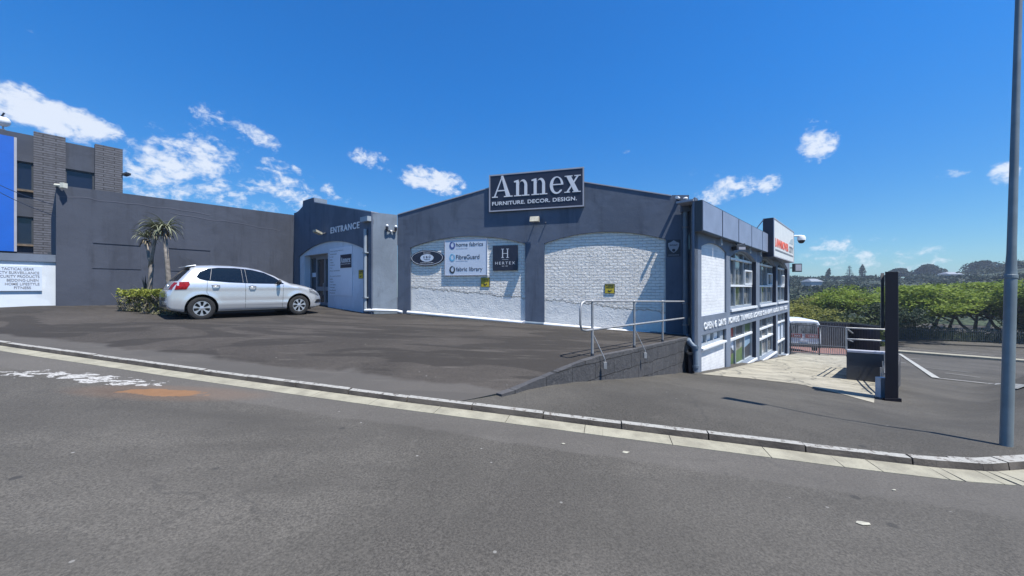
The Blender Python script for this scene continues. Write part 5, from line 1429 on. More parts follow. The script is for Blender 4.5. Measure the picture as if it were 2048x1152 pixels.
# dark screen fence behind the yard
A = gp(1634, 697) + Vector((6, 7, 0)); A = Vector(((1632 - 1024) / F * 33, 33, z_low(27, 33))); B2 = Vector(((1702 - 1024) / F * 34, 34, z_low(31, 34))); B3 = Vector(((1760 - 1024) / F * 30, 30, z_low(31, 32)))
fe = thing('yard_fence', (A + B2) / 2, 'solid black corrugated fence behind the steel gate', 'fence')
hf = (576 - 645) / F * 33 - A.z
mb = MB(); Nf = 46; pl = []
for k in range(Nf + 1):
    s_ = k / Nf; P = A.lerp(B2, s_ / .55) if s_ < .55 else B2.lerp(B3, (s_ - .55) / .45)
    P = P + Vector((0, .07 * (k % 2), 0)); pl.append(P)
for P, Q in zip(pl, pl[1:]):
    mb.hexa([P - Vector((0, 0, 1)), Q - Vector((0, 0, 1)), Q + Vector((0, .04, -1)), P + Vector((0, .04, -1)), P + Vector((0, 0, hf)), Q + Vector((0, 0, hf)), Q + Vector((0, .04, hf)), P + Vector((0, .04, hf))])
mb.build('sheeting', M('fence_black', (.015, .015, .022), .6, 0, .2, 1), fe)
mb = MB()
for k in range(0, Nf * 2 + 1):
    P = pl[0].lerp(pl[25], k / 50) if k <= 50 else pl[25].lerp(pl[-1], (k - 50) / 42); mb.tube([P + Vector((0, 0, hf)), P + Vector((0, 0, hf + .18))], [.03, .005], 4, False)
mb.build('spikes', 'darkgrey', fe)

# far palisade fence
A = gp(1790, 686); B2 = gp(2040, 696.5); B2, A = A + (B2 - A) * 1.8, A - (B2 - A) * .5
dd_ = Vector((B2.x - A.x, B2.y - A.y, 0)).normalized(); nr_ = Vector((-dd_.y, dd_.x, 0)) * 3.2; A += nr_; B2 += nr_
pf = thing('palisade_fence', (A + B2) / 2, 'dark green palisade fence along the far side of the main road', 'fence')
mb = MB(); Nb = 150; hF = 1.75
for k in range(Nb):
    P = A.lerp(B2, k / Nb); P.z = z_low(P.x, P.y); mb.hexa([P + Vector(v) for v in ((0, 0, .1), (.07, 0, .1), (.07, .03, .1), (0, .03, .1), (0, 0, hF), (.07, 0, hF), (.07, .03, hF), (0, .03, hF))])
mb.build('pales', M('fence_green', (.035, .05, .045), .6, 0, .2, .5), pf)
mb = MB()
for zz in (.4, 1.45):
    mb.tube([(*(A.lerp(B2, k / 10)).xy, z_low(*(A.lerp(B2, k / 10)).xy) + zz) for k in range(11)], .03, 4)
mb.build('rails', 'darkgrey', pf)
mb = MB(); strip(mb, A + nr_ * .7, B2 + nr_ * .7, 4.5, .05); mb.build('dry_verge', 'grass', kind='structure')


# ------------------------------------------------------------------ car
def decal(bvh, poly, origin_fn, dirv, off, name, mat, parent, cuts=4, smooth=True, thick=0.0):
    """a patch drawn in a flat view and laid on the body surface"""
    bm = bmesh.new(); vs = [bm.verts.new((p[0], p[1], 0)) for p in poly]; bm.faces.new(vs)
    xs = [p[0] for p in poly]; ys = [p[1] for p in poly]
    for c in frange(min(xs), max(xs), .05)[1:]: bmesh.ops.bisect_plane(bm, geom=bm.verts[:] + bm.edges[:] + bm.faces[:], plane_co=(c, 0, 0), plane_no=(1, 0, 0))
    for c in frange(min(ys), max(ys), .05)[1:]: bmesh.ops.bisect_plane(bm, geom=bm.verts[:] + bm.edges[:] + bm.faces[:], plane_co=(0, c, 0), plane_no=(0, 1, 0))
    bmesh.ops.triangulate(bm, faces=bm.faces); bm.verts.index_update(); mb = MB(); d = Vector(dirv).normalized(); last = None
    for v in bm.verts:
        o = Vector(origin_fn(v.co.x, v.co.y)); h, nrm, _, _ = bvh.ray_cast(o, d)
        if h is None:
            h = last if last is not None else o + d * 1.0
            mb.v.append(Vector(h)); continue
        last = h; mb.v.append(h - d * off)
    mb.f = [tuple(v.index for v in f.verts) for f in bm.faces]; bm.free()
    return mb.build(name, mat, parent, smooth=smooth, local=True)


def make_car():
    Wt = [(-.69, .64), (-.675, .69), (-.62, .74), (-.5, .785), (-.3, .815), (0, .832), (.6, .842), (1.8, .842), (2.4, .838), (2.75, .80), (3.0, .73), (3.15, .64), (3.25, .53), (3.31, .40)]
    Tt = [(-.66, .74), (-.655, .79), (-.62, .83), (-.595, .92), (-.545, 1.02), (-.40, 1.22), (-.295, 1.375), (-.30, 1.40), (-.27, 1.425), (-.1, 1.448), (.3, 1.468), (.75, 1.468), (1.15, 1.440), (1.45, 1.385), (1.8, 1.245), (2.15, 1.065), (2.28, 1.00), (2.5, .965), (2.8, .90), (3.0, .835), (3.12, .77), (3.22, .68), (3.28, .60), (3.31, .53)]
    Bt = [(-.69, .34), (-.6, .26), (-.4, .21), (.3, .19), (2.1, .19), (2.9, .19), (3.2, .22), (3.31, .30)]
    T2 = sorted([(-.69, .70), (-.685, .77), (-.63, .82), (-.595, .92), (-.54, 1.00), (-.36, 1.22), (-.225, 1.375), (-.18, 1.418), (-.05, 1.446)] + Tt[10:])

    def half(x, z):
        W = interp(Wt, x); zt = interp(T2, x)
        hr = .13 if x < 1.9 else .16
        if x < -.2: hr = .16
        zs = zt - hr
        B = 1.0
        if z > .90: B = 1 - .60 * (z - .90) ** 1.12
        if z < .55: B = 1 - .20 * (.55 - z) ** 1.5 * 1.6
        if .05 < x < 2.4: B *= 1 + .013 * math.exp(-((z - .40) / .035) ** 2) - .008 * math.exp(-((z - .50) / .05) ** 2)
        B *= 1 + .012 * math.exp(-((z - .84) / .03) ** 2)
        for xc in (0, 2.47):   # flared arches
            r = math.hypot(x - xc, z - .305); B *= 1 + .018 * math.exp(-((r - .37) / .05) ** 2)
        q = max(0.0, (z - zs) / (zt - zs)); E = (max(0.0, 1 - q ** 2.3)) ** (1 / 2.6)
        return W * B * E

    xs = [-.69, -.685, -.67, -.65, -.62, -.60, -.58, -.55, -.5, -.46, -.42, -.38, -.34, -.30, -.27, -.23, -.18, -.1] + [x * .05 for x in range(0, 60)] + [3.0, 3.05, 3.1, 3.15, 3.19, 3.22, 3.25, 3.27, 3.29, 3.31]
    mb = MB(); rows = []
    for x in xs:
        zt = interp(T2, x); zb = interp(Bt, x); hr = .13 if x < 1.9 else .16
        if x < -.2: hr = .16
        zs = max(zb + .1, zt - hr); prof_ = [(0, zb), (half(x, zb + .06) * .8, zb), (half(x, zb + .03) * .97, zb + .025)]
        n1 = 22
        for k in range(1, n1 + 1):
            z = zb + .03 + (zs - zb - .03) * k / n1; prof_.append((half(x, z), z))
        for k in range(1, 11):
            a = k / 10 * PI / 2; z = zs + (zt - zs) * math.sin(a) ** .8; prof_.append((half(x, min(z, zt - 1e-5)) if k < 10 else 0, z))
        ring = [(y, z) for y, z in prof_] + [(-y, z) for y, z in prof_[-2:0:-1]]
        rows.append([len(mb.v) + k for k in range(len(ring))]); mb.v += [Vector((x, y, z)) for y, z in ring]
    for r0, r1 in zip(rows, rows[1:]):
        n = len(r0)
        for k in range(n):
            mb.f.append((r0[k], r0[(k + 1) % n], r1[(k + 1) % n], r1[k]))
    mb.f.append(tuple(rows[0])); mb.f.append(tuple(rows[-1][::-1]))
    fx_, fy_ = 2.55 / 2.47, 1.03
    root = thing('parked_car', (0, 0, 0), 'silver five door hatchback parked outside the entrance beside the aloes', 'car')
    body = mb.build('body', 'car', root, smooth=True, local=True)
    # wheel arches
    cut = MB()
    for xc in (0, 2.47):
        for s_ in (-1, 1):
            cut.lathe((xc, s_ * .52, .305), (0, s_, 0), [(0, 0), (.365, 0), (.365, .6), (0, .6)], 40)
    co_ = cut.build('cutter', 'black', None, local=True)
    md = body.modifiers.new('b', 'BOOLEAN'); md.operation = 'DIFFERENCE'; md.object = co_; md.solver = 'EXACT'
    bpy.context.view_layer.update(); dg = bpy.context.evaluated_depsgraph_get(); me = bpy.data.meshes.new_from_object(body.evaluated_get(dg)); body.modifiers.clear()
    body.data = me; bpy.data.objects.remove(co_)
    me.materials.clear(); me.materials.append(MAT['car']); me.materials.append(MAT['rimdark'])
    me.polygons.foreach_set('use_smooth', [True] * len(me.polygons))
    try: me.set_sharp_from_angle(angle=math.radians(38))
    except Exception: pass
    for p in me.polygons:
        c = p.center
        for xc in (0, 2.47):
            if abs(c.y) < .845 and math.hypot(c.x - xc, c.z - .305) < .368 and (abs(c.y) < .60 or abs(p.normal.y) < .45): p.material_index = 1
    bm = bmesh.new(); bm.from_mesh(me); bvh = BVHTree.FromBMesh(bm); bm.free()
    side = lambda s_: (lambda x, z: (x, s_ * 2, z))
    DLO = [(2.03, .955), (1.78, 1.14), (1.52, 1.275), (1.2, 1.355), (.8, 1.39), (.4, 1.385), (.16, 1.35), (-.02, 1.26), (-.10, 1.13), (-.04, 1.075), (.1, 1.035), (.6, .99), (1.2, .965)]
    for s_ in (-1, 1):
        dv_ = (0, -s_, 0)
        decal(bvh, DLO, side(s_), dv_, .009, 'window_surround', 'carglass', root)
        gl = [[(1.98, .97), (1.83, 1.07), (1.83, .972)], [(1.79, .975), (1.79, 1.105), (1.50, 1.258), (1.2, 1.335), (1.045, 1.352), (1.06, .985)],
              [(.93, .99), (.92, 1.365), (.6, 1.366), (.30, 1.352), (.22, 1.05)], [(.15, 1.06), (.22, 1.335), (.09, 1.295), (-.02, 1.21), (-.07, 1.13), (-.02, 1.09)]]
        for g_ in gl: decal(bvh, g_, side(s_), dv_, .014, 'side_window', 'carglass', root)
        # light window trims between the panes
        for pl_ in ([(.178, 1.05), (.188, 1.05), (.246, 1.35), (.237, 1.348)], [(1.040, .98), (1.047, .98), (1.029, 1.355), (1.022, 1.357)], [(.942, .985), (.948, .985), (.938, 1.362), (.932, 1.365)]):
            decal(bvh, pl_, side(s_), dv_, .017, 'window_trim', 'galvdull', root)
        seam = lambda p, q, w_=.008: [(p[0] - w_ / 2, p[1]), (p[0] + w_ / 2, p[1]), (q[0] + w_ / 2, q[1]), (q[0] - w_ / 2, q[1])]
        for p, q in (((1.0, .24), (1.0, .98)), ((1.98, .26), (2.0, .92)), ((.36, .30), (.10, .72)), ((.10, .72), (.12, 1.03))): decal(bvh, seam(p, q), side(s_), dv_, .002, 'door_seam', 'rimdark', root)
        decal(bvh, [(.4, .235), (2.05, .235), (2.05, .245), (.4, .245)], side(s_), dv_, .002, 'door_seam', 'rimdark', root)
        for xh, zh in ((.30, .875), (1.17, .855)):
            h, _, _, _ = bvh.ray_cast(Vector((xh, s_ * 2, zh)), Vector(dv_))
            MB().tube([(xh - .08, h.y + s_ * .012, zh), (xh - .05, h.y + s_ * .04, zh + .004), (xh + .06, h.y + s_ * .04, zh + .004), (xh + .09, h.y + s_ * .012, zh)], .013, 8).build('door_handle', 'rim', root, smooth=True, local=True)
            decal(bvh, [(xh - .09 + 0, zh + .012), (xh + .09, zh + .012), (xh + .10, zh + .03), (xh, zh + .045), (xh - .10, zh + .03)], side(s_), dv_, .003, 'handle_recess', 'blackpl', root)
        # lamps
        dT = Vector((.62, -s_ * .78, 0)).normalized()
        TL = [(-.60, .80), (-.34, .835), (-.27, .96), (-.30, 1.015), (-.52, .995), (-.58, .93)]
        decal(bvh, [(-.56, .79), (-.33, .80), (-.25, .93), (-.27, 1.0), (-.50, .985)], side(s_), dv_, .008, 'taillight', 'red', root)
        decal(bvh, [(s_ * .50, .81), (s_ * .73, .79), (s_ * .73, .97), (s_ * .54, .985)], lambda y, z: (-2, y, z), (1, 0, 0), .008, 'taillight', 'red', root)
        decal(bvh, [(2.80, .70), (3.13, .585), (3.22, .60), (3.14, .70), (2.93, .81), (2.78, .80)], side(s_), dv_, .006, 'headlight', 'headlight', root)
        decal(bvh, [(2.98, .36), (3.24, .36), (3.24, .47), (3.06, .47)], side(s_), dv_, .006, 'fog_grille', 'blackpl', root)
        # mirror
        mm_ = MB(); c = Vector((1.86, s_ * .93, 1.0)); mm_.ball(c, .10, 14, .55, 1.0, .72); mm_.build('mirror', 'blackpl', root, smooth=True, local=True)
        MB().tube([(1.90, s_ * .76, .95), (1.87, s_ * .88, .96)], .03, 8).build('mirror_arm', 'blackpl', root, local=True)
    rear = lambda y, z: (-2, y, z)
    decal(bvh, [(-.65, 1.02), (.65, 1.02), (.61, 1.20), (.56, 1.365), (-.56, 1.365), (-.61, 1.20)], rear, (1, 0, 0), .006, 'rear_window', 'carglass', root)
    decal(bvh, [(-.27, .60), (.27, .60), (.27, .71), (-.27, .71)], rear, (1, 0, 0), .01, 'number_plate', 'yellow', root)
    decal(bvh, [(-.30, .5), (.30, .5), (.30, .58), (-.30, .58)], rear, (1, 0, 0), .004, 'bumper_recess', 'blackpl', root)
    decal(bvh, [(-.58, .34), (.58, .34), (.58, .40), (-.58, .40)], rear, (1, 0, 0), .004, 'rear_valance', 'blackpl', root)
    MB().lathe((-.60, 0, .88), (-1, 0, .12), [(0, .0), (.055, .0), (.055, .02), (0, .025)], 20).build('badge', 'chrome', root, local=True)
    decal(bvh, [(-.62, .80), (.62, .80), (.62, .808), (-.62, .808)], rear, (1, 0, 0), .003, 'hatch_seam', 'rimdark', root)
    decal(bvh, [(-.68, 1.01), (.68, 1.01), (.52, 1.40), (-.52, 1.40)][:0] or [(-.03, .94), (.03, .94), (.03, .95), (-.03, .95)], rear, (1, 0, 0), .003, 'hatch_button', 'blackpl', root)
    decal(bvh, [(2.20, -.60), (2.20, .60), (1.66, .48), (1.56, .3), (1.54, 0), (1.56, -.3), (1.66, -.48)], lambda x, y: (x, y, 3), (0, 0, -1), .006, 'windscreen', 'carglass', root)
    decal(bvh, [(-.45, .62), (.45, .62), (.42, .55), (-.42, .55)], lambda y, z: (5, y, z), (-1, 0, 0), .006, 'grille', 'blackpl', root)
    # rear spoiler lip
    MB().hexa([(-.30, -.50, 1.385), (-.30, .50, 1.385), (-.08, .54, 1.425), (-.08, -.54, 1.425), (-.29, -.50, 1.405), (-.29, .50, 1.405), (-.08, .52, 1.449), (-.08, -.52, 1.449)]).build('spoiler', 'car', root, local=True)
    MB().tube([(.02, 0, 1.45), (-.22, 0, 1.66)], [.008, .003], 6).build('aerial', 'blackpl', root, local=True)
    MB().box(-.3, 2.9, -.62, .62, .16, .24).build('underbody', 'rimdark', root, local=True)
    # wheels
    for xc in (0, 2.47):
        for s_ in (-1, 1):
            tl_ = MB().lathe((xc, s_ * .62, .305), (0, s_, 0), [(.20, 0), (.28, 0), (.300, .025), (.305, .05), (.305, .155), (.298, .185), (.275, .198), (.22, .200), (.186, .19)], 40)
            wh = tl_.build('wheel', 'tyre', root, smooth=40, local=True)
            MB().lathe((xc, s_ * .62, .305), (0, s_, 0), [(0, .13), (.19, .13), (.192, .19), (.175, .185), (.172, .14)], 40).build('rim', 'rimdark', wh, smooth=40, local=True)
            sp = MB(); y0, y1 = s_ * (.62 + .165), s_ * (.62 + .192)
            rg = []
            for k in range(7):
                a = 2 * PI * k / 7 + .2; pol = []
                for r_, da_ in ((.04, -.55), (.095, -.15), (.145, -.20), (.182, -.235), (.184, 0), (.182, .235), (.145, .20), (.095, .15), (.04, .55)):
                    pol.append((xc + r_ * math.cos(a + da_), .305 + r_ * math.sin(a + da_)))
                i = len(sp.v); n = len(pol)
                sp.v += [Vector((p[0], y1 - s_ * .0006 * (k % 2), p[1])) for p in pol] + [Vector((p[0], y0, p[1])) for p in pol]
                sp.f.append(tuple(range(i, i + n)))
                for j in range(n): sp.f.append((i + j, i + (j + 1) % n, i + n + (j + 1) % n, i + n + j))
            sp.lathe((xc, s_ * .62, .305), (0, s_, 0), [(.174, .170), (.188, .170), (.190, .194), (.178, .194), (.174, .170)], 40)
            sp.lathe((xc, s_ * .62, .305), (0, s_, 0), [(0, .200), (.035, .199), (.055, .190), (.055, .17)], 20)
            sp.build('wheel_cover', 'rim', wh, smooth=30, local=True)
    d = Vector((.64, .768)); P0 = Vector((-8.80, 10.5)); rt = Vector((d.y, -d.x))
    # rear axle centre: near wheel contact is P0
    c = P0 - rt * .80 * 1.03
    z0 = -.91; z1 = -.905
    root.location = (c.x, c.y, z0); root.rotation_mode = 'XYZ'; root.rotation_euler = (0, math.asin((z0 - z1) / 2.55), math.atan2(d.y, d.x))
    root.scale = (1.032, 1.03, 1.09)
    return root


make_car()


# ------------------------------------------------------------------ plants
def leaf(mb, p, d, up, L, wd, droop, n=6, th=.012):
    """a long arching aloe leaf: tapered channel"""
    d = d.normalized(); pts = []; q = p.copy(); dirc = d.copy()
    for k in range(n + 1):
        pts.append((q.copy(), dirc.copy(), wd * (1 - (k / n) ** 1.6) + .002)); q = q + dirc * L / n; dirc = (dirc + Vector((0, 0, -droop / n)) * (.4 + k / n * 1.2)).normalized()
    i = len(mb.v)
    for q, dr, w_ in pts:
        s_ = dr.cross(Vector((0, 0, 1)));
        s_ = s_.normalized() if s_.length > 1e-3 else Vector((1, 0, 0))
        u_ = s_.cross(dr).normalized()
        mb.v += [q + s_ * w_ + u_ * w_ * .45, q - u_ * w_ * .35, q - s_ * w_ + u_ * w_ * .45]
    for k in range(n):
        a = i + 3 * k; mb.f += [(a, a + 1, a + 4, a + 3), (a + 1, a + 2, a + 5, a + 4)]


def rosette(mb, c, R, n, rnd, up=.6, drp=(1.6, 3.4)):
    for k in range(n):
        a = rnd.uniform(0, 2 * PI); e = rnd.uniform(-.3, 1.15); d = Vector((math.cos(a) * math.cos(e), math.sin(a) * math.cos(e), math.sin(e)))
        leaf(mb, c + d * .03, d, None, R * rnd.uniform(.75, 1.1), R * .036, rnd.uniform(*drp), 7)


def pxp(px, py, Y): return Vector(((px - 1024) / F * Y, Y, (576 - py) / F * Y))


rnd = random.Random(11)
YA = 12.15
al = thing('aloe_tree', pxp(301, 622, YA), 'forked aloe tree with two pale stems, nearest the middle of the grey wall', 'aloe', 'tree aloes beside the car')
b0 = pxp(301, 622, YA); fk = pxp(303, 530, YA)
MB().tube([b0, pxp(299, 580, YA), fk, pxp(298, 515, YA + .05), pxp(293, 482, YA + .1)], [.080, .066, .064, .045, .042], 10).build('trunk', 'aloebark', al, smooth=True)
MB().tube([pxp(301, 535, YA), pxp(304, 510, YA - .05), pxp(310, 480, YA - .1), pxp(315, 455, YA - .1)], [.060, .052, .045, .042], 10).build('trunk', 'aloebark', al, smooth=True)
mb = MB(); rosette(mb, pxp(289, 474, YA + .1), .50, 34, rnd); rosette(mb, pxp(313, 457, YA - .1), .64, 42, rnd); mb.build('crown', 'aloe', al, smooth=True)
mb = MB()
for c_ in (pxp(293, 478, YA + .1), pxp(315, 462, YA - .1)):
    for k in range(26):
        a = rnd.uniform(0, 2 * PI); leaf(mb, c_ - Vector((0, 0, rnd.uniform(0, .15))), Vector((math.cos(a), math.sin(a), -.1)), None, .28, .018, 3.2, 5)
mb.build('dry_leaves', 'dryleaf', al, smooth=True)
al = thing('aloe_tree', pxp(337, 625, YA - .35), 'single stemmed aloe tree right behind the silver car tail', 'aloe', 'tree aloes beside the car')
Y2 = YA - .1
MB().tube([pxp(338, 625, Y2), pxp(337, 560, Y2), pxp(334, 520, Y2), pxp(329, 460, Y2)], [.082, .070, .064, .052], 10).build('trunk', 'aloebark', al, smooth=True)
mb = MB(); rosette(mb, pxp(333, 455, Y2), .62, 40, rnd); mb.build('crown', 'aloe', al, smooth=True)
mb = MB()
for k in range(30):
    a = rnd.uniform(0, 2 * PI); leaf(mb, pxp(329, 458, Y2) - Vector((0, 0, rnd.uniform(0, .2))), Vector((math.cos(a), math.sin(a), -.1)), None, .30, .02, 3.2, 5)
mb.build('dry_leaves', 'dryleaf', al, smooth=True)
mb = MB(); c_ = pxp(291, 592, 13.1)
for k in range(12):
    a = rnd.uniform(0, 2 * PI); e = rnd.uniform(.3, 1.4); leaf(mb, c_, Vector((math.cos(a) * math.cos(e), math.sin(a) * math.cos(e) * .4, math.sin(e))), None, rnd.uniform(.6, .85), .035, rnd.uniform(.5, 1.6), 7)
mb.build('aloe_plant', leafmat('dark_aloe', (.02, .03, .035), (.04, .05, .055), 4, .02), smooth=True, label='low dark aloe with spiky leaves behind the clipped hedge', category='aloe')


def leafcloud(mb, rnd, pts, size, up=.4):
    for p in pts:
        s_ = size * rnd.uniform(.6, 1.3); d = Vector((rnd.gauss(0, 1), rnd.gauss(0, 1), rnd.gauss(0, 1) + up)).normalized(); u_ = d.orthogonal().normalized(); v_ = d.cross(u_)
        a = rnd.uniform(0, 2 * PI); u2 = u_ * math.cos(a) + v_ * math.sin(a); v2 = d.cross(u2)
        mb.poly([p - u2 * s_ * .5, p + v2 * s_ * .28, p + u2 * s_ * .5, p - v2 * s_ * .28])


def hedge(name, x0, x1, ybase, ytop, Y, label, n, top=True):
    P0 = pxp(x0, ybase, Y); P1 = pxp(x1, ybase, Y); H = (ybase - ytop) / F * Y
    g = thing(name, (P0 + P1) / 2, label, 'hedge', 'clipped shrubs at the foot of the aloes')
    gr = MB(); dr = MB(); st = MB()
    for k in range(n):
        s_ = rnd.random(); h = rnd.random() ** .7; dp = rnd.uniform(-.42, .42); wv = noise.noise(Vector((s_ * 5, dp * 3, h * 3)))
        p = P0.lerp(P1, s_) + Vector((0, dp, H * h * (1 + .12 * wv)))
        if noise.noise(p * 4.5) < -.18: continue
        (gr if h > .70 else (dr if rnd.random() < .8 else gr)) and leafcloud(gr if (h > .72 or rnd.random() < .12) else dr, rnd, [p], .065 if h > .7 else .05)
    for k in range(26):
        s_ = rnd.random(); p = P0.lerp(P1, s_) + Vector((0, rnd.uniform(-.35, .35), -.02)); st.tube([p, p + Vector((rnd.uniform(-.15, .15), rnd.uniform(-.1, .1), H * .5)), p + Vector((rnd.uniform(-.25, .25), rnd.uniform(-.2, .2), H * .9))], [.016, .012, .005], 4)
    gr.build('leaves', 'hedgeleaf', g, fix=False); dr.build('twig_leaves', 'hedgedry', g, fix=False); st.build('stems', 'aloebark', g)


hedge('clipped_shrub', 259, 309, 626, 580, 11.9, 'clipped shrub with yellow green top at the left of the pair', 9000)
hedge('clipped_shrub', 308, 348, 630, 580, 11.6, 'clipped shrub with yellow green top touching the car bumper', 7500)
dl_ = MB()
for k in range(500):
    p = pxp(rnd.uniform(322, 352), 629, 11.2) + Vector((rnd.gauss(0, .15), rnd.uniform(-.2, .6), 0)); p.z = z_lot(p.x, p.y) + rnd.uniform(.0, .08); leafcloud(dl_, rnd, [p], .06)
dl_.build('fallen_leaves', 'hedgedry', fix=False, kind='stuff', label='heap of dry fallen leaves behind the car bumper', category='leaves')


def tree_mesh(seed, kind):
    """returns (trunk mesh, crown mesh) for a tree of height about 1 at unit scale 8 m"""
    r = random.Random(seed); tr = MB(); cr = MB(); tips = []

    def branch(p, d, L, rad, lvl):
        pts = [p]; q = p; dd = d
        for k in range(4):
            dd = (dd + Vector((r.gauss(0, .16), r.gauss(0, .16), r.gauss(0, .10)))).normalized(); q = q + dd * L / 4; pts.append(q)
        tr.tube(pts, [rad * (1 - .14 * k) for k in range(5)], 6 if lvl < 2 else 4, False)
        if lvl >= 3: tips.append(q); return
        for k in range(r.choice((3, 4)) if lvl < 2 else 3):
            a = r.uniform(0, 2 * PI); sp = r.uniform(.45, 1.1); nd = (dd + Vector((math.cos(a) * sp, math.sin(a) * sp, r.uniform(-.05, .35)))).normalized()
            if kind == 'acacia': nd.z = abs(nd.z) * .5 + .12; nd.normalize()
            branch(q if r.random() < .7 else pts[3], nd, L * r.uniform(.6, .85), rad * .55, lvl + 1)
            if lvl >= 1: tips.append(q)
    if kind == 'acacia':
        for k in range(2): branch(Vector((r.uniform(-.2, .2), r.uniform(-.2, .2), 0)), Vector((r.uniform(-.5, .5), r.uniform(-.5, .5), 1)).normalized(), 2.6, .18, 0)
        for p in tips:
            for _ in range(2):
                c = p + Vector((r.gauss(0, .5), r.gauss(0, .5), r.gauss(0, .25))); R = r.uniform(.6, 1.2)
                leafcloud(cr, r, [c + Vector((r.gauss(0, R * .6), r.gauss(0, R * .6), r.gauss(0, R * .16))) for _ in range(80)], .27, 1.4)
    else:
        branch(Vector((0, 0, 0)), Vector((0, 0, 1)), 2.8, .25, 0)
        for p in tips:
            c = p; R = r.uniform(.7, 1.2)
            leafcloud(cr, r, [c + Vector((r.gauss(0, R * .45), r.gauss(0, R * .45), r.gauss(0, R * .4))) for _ in range(90)], .30, .8)
    return tr, cr


def make_tree(seed, kind, mat, name):
    tr, cr = tree_mesh(seed, kind)
    g = thing(name, (0, 0, 0), 'tree', 'tree')
    tr.build('trunk', 'bronze', g, local=True); cr.build('crown', mat, g, local=True, fix=False)
    zs = [p.z for p in cr.v]; return g, max(zs)


protos = [make_tree(21, 'acacia', 'acacia', 'thorn_tree'), make_tree(22, 'acacia', 'acacia2', 'thorn_tree'), make_tree(23, 'broad', 'darkleaf', 'broadleaf_tree')]
spots = [  # px, top py, depth, prototype, label
    (1585, 604, 40, 1, 'olive thorn tree over the white van roof'), (1640, 594, 44, 1, 'olive green thorn tree behind the yard fence left end'), (1700, 580, 50, 1, 'broad olive thorn tree filling the gap left of the pylon'),
    (1745, 573, 49, 0, 'thorn tree crown just left of the black pylon'), (1612, 578, 60, 2, 'dark broadleaf tree behind the thorn trees near the building corner'), (1675, 566, 66, 2, 'dark tree rising behind the olive thorn trees'),
    (1830, 566, 49, 0, 'bright green thorn tree directly right of the black pylon'), (1895, 561, 52, 0, 'tallest bright green thorn tree above the walking man'), (1955, 562, 50, 0, 'green thorn tree above the second walker'),
    (2012, 566, 47, 0, 'green thorn tree beside the lamp post, left side'), (2070, 568, 49, 1, 'olive thorn tree mostly hidden behind the lamp post'), (1860, 572, 58, 2, 'dark tree deep behind the bright green thorn trees'), (1975, 570, 60, 2, 'dark tree behind the second walker'),
    (1760, 590, 42, 2, 'dark leafy tree low behind the landing railing')]
used = [0, 0, 0]
for px, ty, Yd, k, lab in spots:
    o, h = protos[k]
    if used[k]: o = copy_tree(o)
    used[k] = 1
    ty += rnd.uniform(-12, 18); u = (px - 1024) / F; X_ = u * Yd; zg = z_low(X_, Yd) - .1; H = (576 - ty) / F * Yd - zg; s_ = H / h
    o.location = (X_, Yd, zg); o.scale = (s_ * 1.25, s_ * 1.25, s_); o.rotation_euler = (0, 0, rnd.uniform(0, 6.28)); o['label'] = lab; o['category'] = 'tree'; o['group'] = 'trees beyond the main road'
# low scrub between trunks and fence
sc = MB()
for k in range(9000):
    s_ = rnd.random(); P = A.lerp(B2, s_ * 1.0) + Vector((rnd.uniform(-1, 1), rnd.uniform(1.0, 5), 0)); P.z = z_low(P.x, P.y) + abs(rnd.gauss(0, 1)) * 1.1 * (1 if s_ < .55 else .45)
    leafcloud(sc, rnd, [P], .38)
for k in range(8000):
    px = rnd.uniform(1578, 1770); Yq = rnd.uniform(38, 46); P = Vector(((px - 1024) / F * Yq, Yq, 0)); P.z = z_low(P.x, P.y) + abs(rnd.gauss(0, 1)) * 1.3
    leafcloud(sc, rnd, [P], .38)
sc.build('scrub', leafmat('scrub_leaf', (.03, .045, .015), (.085, .11, .03), .6), fix=False, kind='stuff', label='dark scrub growing under the thorn trees', category='bushes')

# ------------------------------------------------------------------ hills far off
hm = MB(); ang0, ang1 = math.atan(.55), 2.1; NA, ND = 90, 26


def hill_z(a, dist):
    t_ = sstep((dist - 95) / 300); base = -7 + 12.5 * t_ + 3.0 * t_ * noise.noise(Vector((a * 9, 1, 0))) + 2.5 * noise.noise(Vector((math.sin(a) * dist * .02, math.cos(a) * dist * .02, 4)))
    base += 8.0 * t_ * sstep((a - .86) / .12)
    if dist > 430: base -= (dist - 430) * .05
    return base


for i in range(NA + 1):
    for j in range(ND + 1):
        a = ang0 + (ang1 - ang0) * i / NA; dist = 80 + (620 - 80) * (j / ND) ** 1.3; hm.v.append(Vector((math.sin(a) * dist, math.cos(a) * dist, hill_z(a, dist))))
for i in range(NA):
    for j in range(ND):
        q = i * (ND + 1) + j; hm.f.append((q, q + ND + 1, q + ND + 2, q + 1))
hm.build('hills', 'hill', smooth=True, kind='structure')
wd = MB()
for k in range(640):
    a = rnd.uniform(math.atan(.72), 1.25); dist = rnd.choice((rnd.uniform(100, 240), rnd.uniform(240, 440))); c = Vector((math.sin(a) * dist, math.cos(a) * dist, hill_z(a, dist))); R = rnd.uniform(3.0, 7.0); H = rnd.uniform(1.6, 4.2)
    leafcloud(wd, rnd, [c + Vector((rnd.gauss(0, R * .5), rnd.gauss(0, R * .5), H * (.55 + .45 * rnd.random() ** .5))) for _ in range(64)], 1.5 * (dist / 260) ** .5, 1.0)
wd.build('hill_wood', 'farleaf', fix=False, kind='stuff', label='dense dark wood covering the far hillside', category='wood')


